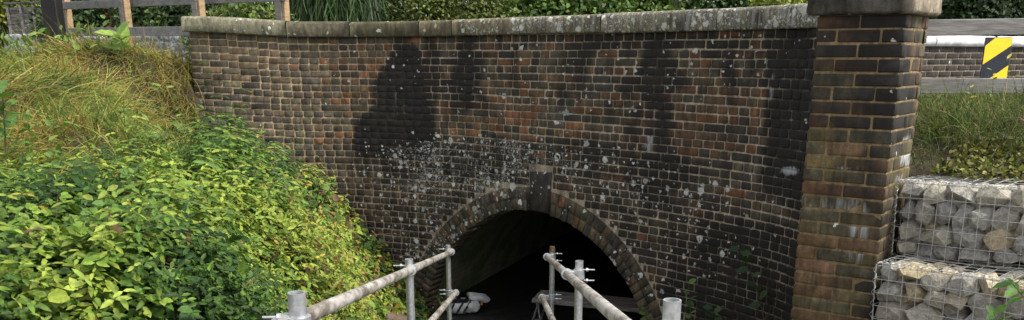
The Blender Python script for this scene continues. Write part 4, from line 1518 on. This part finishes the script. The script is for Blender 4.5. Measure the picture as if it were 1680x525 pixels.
tag(leaves_mesh('bramble_leaves', P, D, U, S, C, M_LEAF, wid=Wd), 'dense green brambles and nettles covering the bank', 'brambles', kind='stuff')

# bare stems among the brambles
mb = MB()
B = sample_bank(420, lambda px, py, x, y: (py > edge_green(px)) * (.3 + .7 * (px > 380)))
for b in B:
    dr = unit(RNG.normal(size=3) + np.array((.2, -.2, .5))); L = RNG.uniform(.25, .7)
    pts = [b + dr * L * t + np.array((0, -.05 * t, -.35 * L * t * t)) + np.array((0, 0, .10)) for t in np.linspace(0, 1, 6)]
    mb.path(pts, list(np.linspace(.004, .0015, 6)), 4)
tag(mb.build('bramble_stems', M_STEM), 'bare brown bramble stems among the leaves', 'stems', kind='stuff')

# --- grass: curved blades
def blades(name, B, dirs, L, width, droop, C, material, seg=4, label=None, cat=None, parent=None, kind='stuff', view=np.array((0, -1, .2))):
    n = len(B)
    side = np.cross(dirs, view[None] + RNG.normal(size=(n, 3)) * .5); side /= np.linalg.norm(side, axis=1, keepdims=True) + 1e-9
    V = np.zeros((n, (seg + 1) * 2, 3)); CC = np.zeros((n, (seg + 1) * 2, 3))
    curl = RNG.normal(size=(n, 3)) * .25
    for k in range(seg + 1):
        t = k / seg
        c = B + dirs * (L * t)[:, None] + np.array((0, 0, -1.0)) * (droop * L * t * t)[:, None] + curl * (L * t * t)[:, None]
        w = width * (1 - .85 * t ** 1.5)
        V[:, 2 * k] = c - side * (w / 2)[:, None]; V[:, 2 * k + 1] = c + side * (w / 2)[:, None]
        CC[:, 2 * k] = CC[:, 2 * k + 1] = C * (.85 + .3 * t)
    q = np.array([(2 * k, 2 * k + 1, 2 * k + 3, 2 * k + 2) for k in range(seg)])
    Q = (q[None] + (np.arange(n) * (seg + 1) * 2)[:, None, None]).reshape(-1, 4)
    return tag(np_mesh(name, V.reshape(-1, 3), Q, material, parent, CC.reshape(-1, 3)), label, cat, kind=kind)

def dens_dry(px, py, x, y):
    e = edge_green(px)
    return (1 - ss(-20, 26, py - e)) * (px < 365) * (.55 + .45 * ss(230, 300, px))
n = 25000
B = sample_bank(n, dens_dry)
px, py, d = to_px(B)
Nn = bank_n(B)
sw_ = value_noise(B[:, 0] + 9, B[:, 1] + 9, .8, 21) * 6.3
flow = np.stack([np.cos(sw_) * .7 + .25, np.sin(sw_) * .4 - .35, np.full(n, .12)], -1)
dirs = flow + Nn * .55 + RNG.normal(size=(n, 3)) * .33; dirs /= np.linalg.norm(dirs, axis=1, keepdims=True)
gr = value_noise(B[:, 0] + 40, B[:, 1] + 1, .7, 33) + .35 * ss(190, 320, px) + .3 * (1 - ss(30, 110, px)) * (py < 140) + .25 * ss(160, 240, py) - .15
straw = palette(n, [(.33, .255, .075), (.26, .20, .055), (.40, .33, .11), (.20, .15, .05), (.27, .27, .06)], [3, 3, 1.5, 2, 2])
green = palette(n, [(.16, .22, .04), (.11, .17, .035), (.22, .26, .05), (.07, .12, .03)], [3, 3, 2, 1.5])
mixk = (gr + RNG.normal(size=n) * .2 > .62)[:, None]
Cg = np.where(mixk, green, straw) * (.6 + .75 * value_noise(B[:, 0] + 2, B[:, 1] + 70, .28, 44))[:, None]
blades('dry_grass', B + np.array((0, 0, -.02)), dirs, RNG.uniform(.18, .52, n), RNG.uniform(.006, .012, n), RNG.uniform(.35, .9, n), Cg, M_GRASS,
       label='tangled straw coloured dry grass on top of the bank', cat='dry grass')
# leafy weeds sprinkled through the dry grass
n = 500
B = sample_bank(n, lambda px, py, x, y: dens_dry(px, py, x, y) * (value_noise(x, y, .5, 51) > .6))
leaves_dir = rnd_dirs(n) * .8 + np.array((.1, -.2, .3))
tag(leaves_mesh('weed_leaves', B + bank_n(B) * RNG.uniform(.05, .3, (n, 1)), leaves_dir, rnd_dirs(n) * .5 + np.array((0, -.3, .8)), RNG.uniform(.06, .13, n),
    palette(n, [(.10, .18, .04), (.16, .24, .05), (.07, .13, .03)], [2, 2, 1]), M_LEAF, wid=.6), 'green weeds growing through the dry grass', 'weeds', kind='stuff')

# broad curled leaves on top of the bank, and taller single plants
def sprig(name, base, tip, nleaf, size, cols, label, cat='plant', stem_r=.006, stem_mat=None, wid=1.0, bend=(0, 0, 0), spread=.9, group=None):
    base = np.asarray(base, float); tip = np.asarray(tip, float)
    root = empty(name, base, label, cat, group)
    pts = [base + (tip - base) * t + np.array(bend) * sin(pi * t) for t in np.linspace(0, 1, 9)]
    MB().path(pts, list(np.linspace(stem_r, stem_r * .35, 9)), 6).build('stem', stem_mat or M_STEM, root)
    r = RNG
    ax = unit(tip - base)
    for k in range(nleaf):
        t = .25 + .75 * (k + .5) / nleaf
        p = base + (tip - base) * t + np.array(bend) * sin(pi * t)
        ang = k * 2.4
        s1 = unit(np.cross(ax, (0.3, 1, .1))); s2 = np.cross(ax, s1)
        dr = unit(s1 * cos(ang) + s2 * sin(ang) * .6 + ax * .35 + np.array((0, -.2, -.1))) * spread + ax * (1 - spread)
        up = unit(np.array((0, -.5, .8)) + r.normal(size=3) * .3)
        s_ = size * r.uniform(.7, 1.25)
        c = np.array(cols[k % len(cols)]) * r.uniform(.8, 1.2)
        leaves_mesh('leaf', p[None], dr[None], up[None], np.array([s_]), c[None], M_LEAF, root, origin=p, wid=wid)
    return root
G1 = [(.08, .17, .035), (.12, .22, .05), (.06, .13, .03)]
G2 = [(.17, .27, .06), (.13, .22, .05), (.22, .32, .07)]
G3 = [(.035, .075, .03), (.05, .10, .035), (.03, .06, .025)]
b0 = at(205, 100, 10.0)
sprig('broad_leaf_plant', b0, at(186, 56, 9.9), 9, .20, G2, 'broad bright green leaves curling over the top of the bank', stem_r=.008, wid=.75, bend=(.05, 0, .04))
b0 = at(183, 525, 3.95)
sprig('sapling', b0, at(207, 372, 4.3), 8, .07, G2, 'thin dark sapling stem rising through the brambles', stem_r=.006, stem_mat=M_BARK, bend=(.03, 0, 0))
b0 = at(226, 470, 4.5)
sprig('broad_leaf_plant', b0 + np.array((0, 0, -.2)), at(226, 412, 4.4), 6, .085, G2, 'pale round leaves standing out in the middle of the brambles', stem_r=.004, wid=1.15)
b0 = at(10, 250, 5.6)
sprig('broad_leaf_plant', b0, at(4, 150, 5.6), 11, .12, G1, 'leafy green plant at the left edge beside the dry grass', stem_r=.006, wid=.9)
# plants against the headwall on the right
b0 = at_z(1256, 540, -2.0)
b0 = at(1256, 540, 6.9); tipp = at(1210, 402, 7.15)
sprig('sapling', b0, tipp, 9, .10, G3, 'dark leafy sapling growing against the wall left of the pier', stem_r=.008, stem_mat=M_BARK, bend=(.03, -.03, 0))
sprig('bare_twig', at(1250, 535, 6.75), at(1287, 468, 6.7), 2, .07, G3, 'short bare twig leaning right beside the dark sapling', stem_r=.006, stem_mat=M_BARK)
for (x0, y0, x1, y1, Y, nl, lab) in ((1135, 545, 1130, 462, 7.4, 8, 'small leafy plant against the wall beside the right tube'),
                                     (1176, 545, 1168, 500, 7.2, 7, 'low weed at the wall foot right of the tube'),
                                     (1062, 535, 1058, 505, 7.9, 6, 'little green weed at the right springing of the arch')):
    sprig('weed', at(x0, y0, Y), at(x1, y1, Y), nl, .075, G1 if x0 < 1140 else G3, lab, stem_r=.004)
for (x0, y0, x1, y1, Y, nl, lab) in ((1690, 500, 1655, 458, 4.05, 7, 'green sprig hanging over the lower gabion at the right edge'),
                                     (1640, 540, 1630, 512, 4.1, 5, 'green leaves at the bottom of the lower gabion')):
    sprig('weed', at(x0, y0, Y), at(x1, y1, Y), nl, .085, G1, lab, stem_r=.003, wid=.7)

# --- grass on the right-hand bank
n = 11000
B = []
got = 0
while got < n:
    m = 30000
    x = RNG.uniform(2.2, 6.0, m); y = RNG.uniform(3.2, 7.4, m); z = rbank(x, y)
    q = np.stack([x - GU[0], y - GU[1]], -1) @ (-gn[:2])
    px, py, d = to_px(np.stack([x, y, z], -1))
    sdd = (np.stack([x, y], -1) - (PA + pt * PW)[:2]) @ pt[:2]
    k = (q > .46) & (px > 1440) & (px < 1850) & ((sdd > .05) | ((y > 5.45) & (x > 2.42))) & (RNG.random(m) < .25 + .75 * value_noise(x, y, .25, 5)) & ((q > .75) | (RNG.random(m) < .22))
    B.append(np.stack([x, y, z], -1)[k]); got += k.sum()
B = np.vstack(B)[:n]
px, py, d = to_px(B)
dirs = RNG.normal(size=(n, 3)) * .42 + np.array((-.12, -.35, 1.0)); dirs /= np.linalg.norm(dirs, axis=1, keepdims=True)
q = np.stack([B[:, 0] - GU[0], B[:, 1] - GU[1]], -1) @ (-gn[:2])
Cg = palette(n, [(.075, .12, .03), (.11, .16, .04), (.16, .19, .06), (.045, .075, .022), (.26, .22, .10), (.12, .09, .05)], [3, 3, 1.6, 3, 1.6, 1.2]) * (.55 + .8 * value_noise(B[:, 0] * 1.0, B[:, 1], .22, 19))[:, None]
blades('bank_grass', B, dirs, RNG.uniform(.12, .36, n) * np.where(q < .8, .5, np.where(q > 1.15, .6, 1.15)), RNG.uniform(.003, .006, n), RNG.uniform(.2, .8, n), Cg, M_GRASS,
       label='long green grass on the bank above the gabions', cat='grass')
# moss and small ground leaves just behind the upper gabion
n = 2600
t = RNG.uniform(0, 1.2, n); cdep = RNG.uniform(.36, .85, n)
P = GU + gt * t[:, None] - gn * cdep[:, None]; P[:, 2] = rbank(P[:, 0], P[:, 1]) + RNG.uniform(0, .05, n)
ok = ((P - (PA + pt * PW)) @ pt > .04)
P = P[ok]; n = len(P)
tag(leaves_mesh('moss', P, rnd_dirs(n) * .7 + np.array((0, -.2, .2)), rnd_dirs(n) * .5 + np.array((0, -.4, .8)), RNG.uniform(.015, .04, n),
    palette(n, [(.16, .17, .03), (.10, .12, .03), (.22, .21, .06), (.07, .07, .03)], [3, 2, 1, 2]), M_LEAF), 'yellow green moss behind the upper gabion', 'moss', kind='stuff')
for (x0, x1, y1, Y, nl, lab) in ((1612, 1628, 112, 6.3, 9, 'yellow flowered weed in front of the marker board'), (1668, 1650, 92, 6.2, 8, 'tall thin weed at the right edge in front of the fence'),
                                 (1575, 1590, 140, 6.2, 8, 'green weed rising over the lower fence rail')):
    p0 = at(x0, 200, Y)
    sprig('weed', p0, at(x1, y1, Y), nl, .042, [(.12, .20, .04), (.34, .30, .04), (.16, .23, .05)], lab, stem_r=.0025, wid=.5, bend=(.03, 0, 0))

# --- hedges, bushes and trees beyond the road
def bush(name, c, rad, n, size, cols, wts, label, cat, trunk=True, wid=.9, hang=0.0, lump=.25, group=None, seed=1, core=True):
    c = np.asarray(c, float); rad = np.asarray(rad, float)
    root = empty(name, (c[0], c[1], -.36), label, cat, group)
    r = np.random.default_rng(seed)
    nl = 34; n = int(n * 1.7)
    lc = r.normal(size=(nl, 3)); lc /= np.linalg.norm(lc, axis=1, keepdims=True)
    lc *= r.uniform(.4, .8, (nl, 1)); lr = r.uniform(.3, .5, nl)
    k = r.integers(0, nl, n)
    v = r.normal(size=(n, 3)); v /= np.linalg.norm(v, axis=1, keepdims=True)
    rr = r.uniform(.55, 1.0, (n, 1)) ** .5
    q = lc[k] + v * rr * lr[k][:, None]
    P = c + q * rad
    keep = P[:, 2] > -.38
    P = P[keep]; v = v[keep]; k = k[keep]
    m = len(P)
    D = v * .6 + r.normal(size=(m, 3)) * .6 + np.array((0, 0, -.2 - hang)); U = v * .8 + r.normal(size=(m, 3)) * .45 + np.array((0, -.1, .5))
    tone = r.uniform(.65, 1.3, nl)[k]
    C = palette(m, cols, wts) * tone[:, None]
    leaves_mesh('foliage', P, D, U, r.uniform(.7, 1.3, m) * size, C, M_LEAF, root, origin=c, wid=wid)
    if core:  # dark solid added inside the bush to paint shade into leaf gaps
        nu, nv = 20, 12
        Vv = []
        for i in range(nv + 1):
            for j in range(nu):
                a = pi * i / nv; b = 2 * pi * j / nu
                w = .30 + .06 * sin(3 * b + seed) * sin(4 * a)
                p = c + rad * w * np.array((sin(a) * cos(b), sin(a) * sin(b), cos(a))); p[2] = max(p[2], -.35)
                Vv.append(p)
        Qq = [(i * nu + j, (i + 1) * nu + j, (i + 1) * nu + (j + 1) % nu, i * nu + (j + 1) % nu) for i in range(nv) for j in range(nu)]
        np_mesh('shade_core', np.array(Vv), np.array(Qq), M_CORE, root, origin=c, smooth=True)
    if trunk:
        mb = MB(); b = np.array((c[0], c[1], -.4)); mb.path([b, b + (.05, 0, .5), c + (0, 0, .1)], [.09, .07, .03], 8)
        for s_ in range(5):
            e = c + rad * .6 * unit(r.normal(size=3) + np.array((0, 0, .6)))
            mb.path([b + (.05, 0, .5), (b + e) / 2 + (0, 0, .3), e], [.05, .03, .012], 6)
        mb.build('trunk', M_BARK, root)
    return root
OL = [(.09, .13, .03), (.13, .17, .04), (.06, .09, .025), (.18, .20, .05)]
MG = [(.07, .13, .03), (.11, .18, .04), (.16, .24, .06), (.045, .09, .025)]
YG = [(.18, .24, .04), (.26, .30, .05), (.12, .18, .03), (.32, .33, .07)]
DK = [(.025, .05, .018), (.035, .065, .022), (.05, .09, .03), (.02, .035, .015)]
def bx(px, Y): return (px - CX) / F * Y * .98
for (x0, Y, z, rx, rz, n, sz, pal, lab, seed, nm, cat) in (
    (740, 15.2, .55, 1.15, 1.25, 9000, .055, OL, 'clipped olive green hedge bush behind the middle of the coping', 3, 'hedge_bush', 'hedge'),
    (905, 15.8, .7, 1.35, 1.5, 9000, .085, MG, 'bright green shrub behind the lichen covered coping', 4, 'shrub', 'shrub'),
    (1060, 16.2, .6, 1.5, 1.6, 9000, .085, MG, 'mid green shrub rising behind the coping before the pier', 5, 'shrub', 'shrub'),
    (1190, 17.0, .8, 1.2, 1.7, 6000, .075, [(.04, .08, .02), (.06, .12, .03), (.03, .06, .02)], 'darker shrub in the gap behind the right of the coping', 6, 'shrub', 'shrub'),
    (1300, 14.6, .35, .85, 1.0, 7000, .065, YG, 'yellow green bush just left of the pier cap', 7, 'shrub', 'shrub'),
    (1560, 16.5, .9, 1.5, 1.6, 9000, .08, DK, 'dark hedge above the white coping right of the pier', 8, 'hedge_bush', 'hedge'),
    (1720, 16.8, .9, 1.6, 1.7, 8000, .08, DK, 'dark hedge at the right edge behind the marker board', 9, 'hedge_bush', 'hedge'),
    (20, 20.5, 1.6, 1.3, 1.5, 8000, .09, YG, 'yellow green bush above the slatted panel, left corner', 11, 'shrub', 'shrub'),
    (160, 16.5, .55, .75, .75, 6000, .075, DK, 'dark ivy mound behind the first bay of the timber fence', 12, 'ivy_mound', 'ivy'),
    (275, 15.2, .55, .75, .75, 6000, .075, [(.03, .06, .022), (.05, .09, .03), (.08, .12, .04)], 'dark green ivy mound behind the second bay of the fence', 13, 'ivy_mound', 'ivy'),
    (218, 16.2, .5, .22, .6, 2600, .06, [(.16, .075, .03), (.22, .11, .05), (.10, .05, .025)], 'rusty brown dead conifer behind the fence', 14, 'dead_shrub', 'shrub'),
    (405, 13.4, .28, .75, .5, 5500, .06, [(.10, .16, .03), (.05, .09, .025), (.18, .22, .05), (.03, .05, .02)], 'variegated ivy just behind the left coping stone', 15, 'ivy_mound', 'ivy'),
    (340, 14.6, .5, .5, .6, 3500, .06, DK, 'dark shrub behind the fence above the wall end', 16, 'shrub', 'shrub'),
    (-110, 21.0, .6, 1.4, 1.6, 5000, .09, OL, 'olive shrub at the far left edge', 17, 'shrub', 'shrub')):
    c = np.array((bx(x0, Y), Y, z))
    bush(nm, c, (rx, min(rx, 1.0), rz), n, sz, pal, [3, 3, 2, 1.5][:len(pal)], lab, cat, seed=seed)
# weeping tree: hanging strands
wt = empty('weeping_tree', (bx(555, 14.5), 14.8, -.36), 'dark weeping conifer behind the second coping stone', 'tree')
n = 6500
sx = RNG.uniform(bx(478, 14.3), bx(632, 14.3), n); sy = RNG.uniform(14.0, 15.4, n); zt2 = RNG.uniform(.5, 2.6, n)
cl = value_noise(sx * 3 + 50, sy, .7, 77)
Bw = np.stack([sx, sy, zt2], -1)
col = palette(n, DK + [(.10, .17, .05)], [2, 3, 3, 2, 2]) * (.45 + 1.1 * cl)[:, None]
dw = RNG.normal(size=(n, 3)) * .13 + np.array((.05, -.05, -1)); dw /= np.linalg.norm(dw, axis=1, keepdims=True)
blades('foliage', Bw, dw, RNG.uniform(.2, .6, n), RNG.uniform(.012, .026, n), RNG.uniform(0, .1, n), col, M_LEAF, parent=None, kind=None).parent = None
fo = bpy.data.objects['foliage'] if 'foliage' in bpy.data.objects else None
last = COL.objects[-1]
last.parent = wt; last.location = Vector((0, 0, 0)) - wt.location
mb = MB(); b = np.array((bx(555, 14.8), 14.9, -.4)); mb.path([b, b + (0, 0, 1.5), b + (.05, 0, 3.0)], [.14, .11, .06], 10); mb.build('trunk', M_BARK, wt)
mb = MB(); mb.box((b[0], 15.55, 1.1), (.95, .1, 1.5), bev=.08); mb.build('shade_core', M_CORE, wt)  # dark slab added as shade behind the hanging strands

# far belt of trees closing the view
n = 26000
x = RNG.uniform(-26, 26, n); z = RNG.uniform(-.3, 7.5, n) ; y = 27 + 2.2 * value_noise(x + 60, z + 60, 2.0, 8) * 2 + RNG.uniform(-.4, .4, n)
top = 5 + 2.5 * value_noise(x + 90, x * 0, 3.0, 3)
k = z < top
P = np.stack([x, y, z], -1)[k]; m = len(P)
C = palette(m, DK + [(.06, .10, .025)], [2, 3, 2, 1, 2]) * (.5 + value_noise(x + 30, z + 30, .9, 14)[k])[:, None]
tag(leaves_mesh('far_wood', P, rnd_dirs(m), rnd_dirs(m) * .6 + np.array((0, -.5, .6)), RNG.uniform(.16, .34, m), C, M_LEAF), 'dark belt of trees far behind the road', 'trees', kind='stuff')
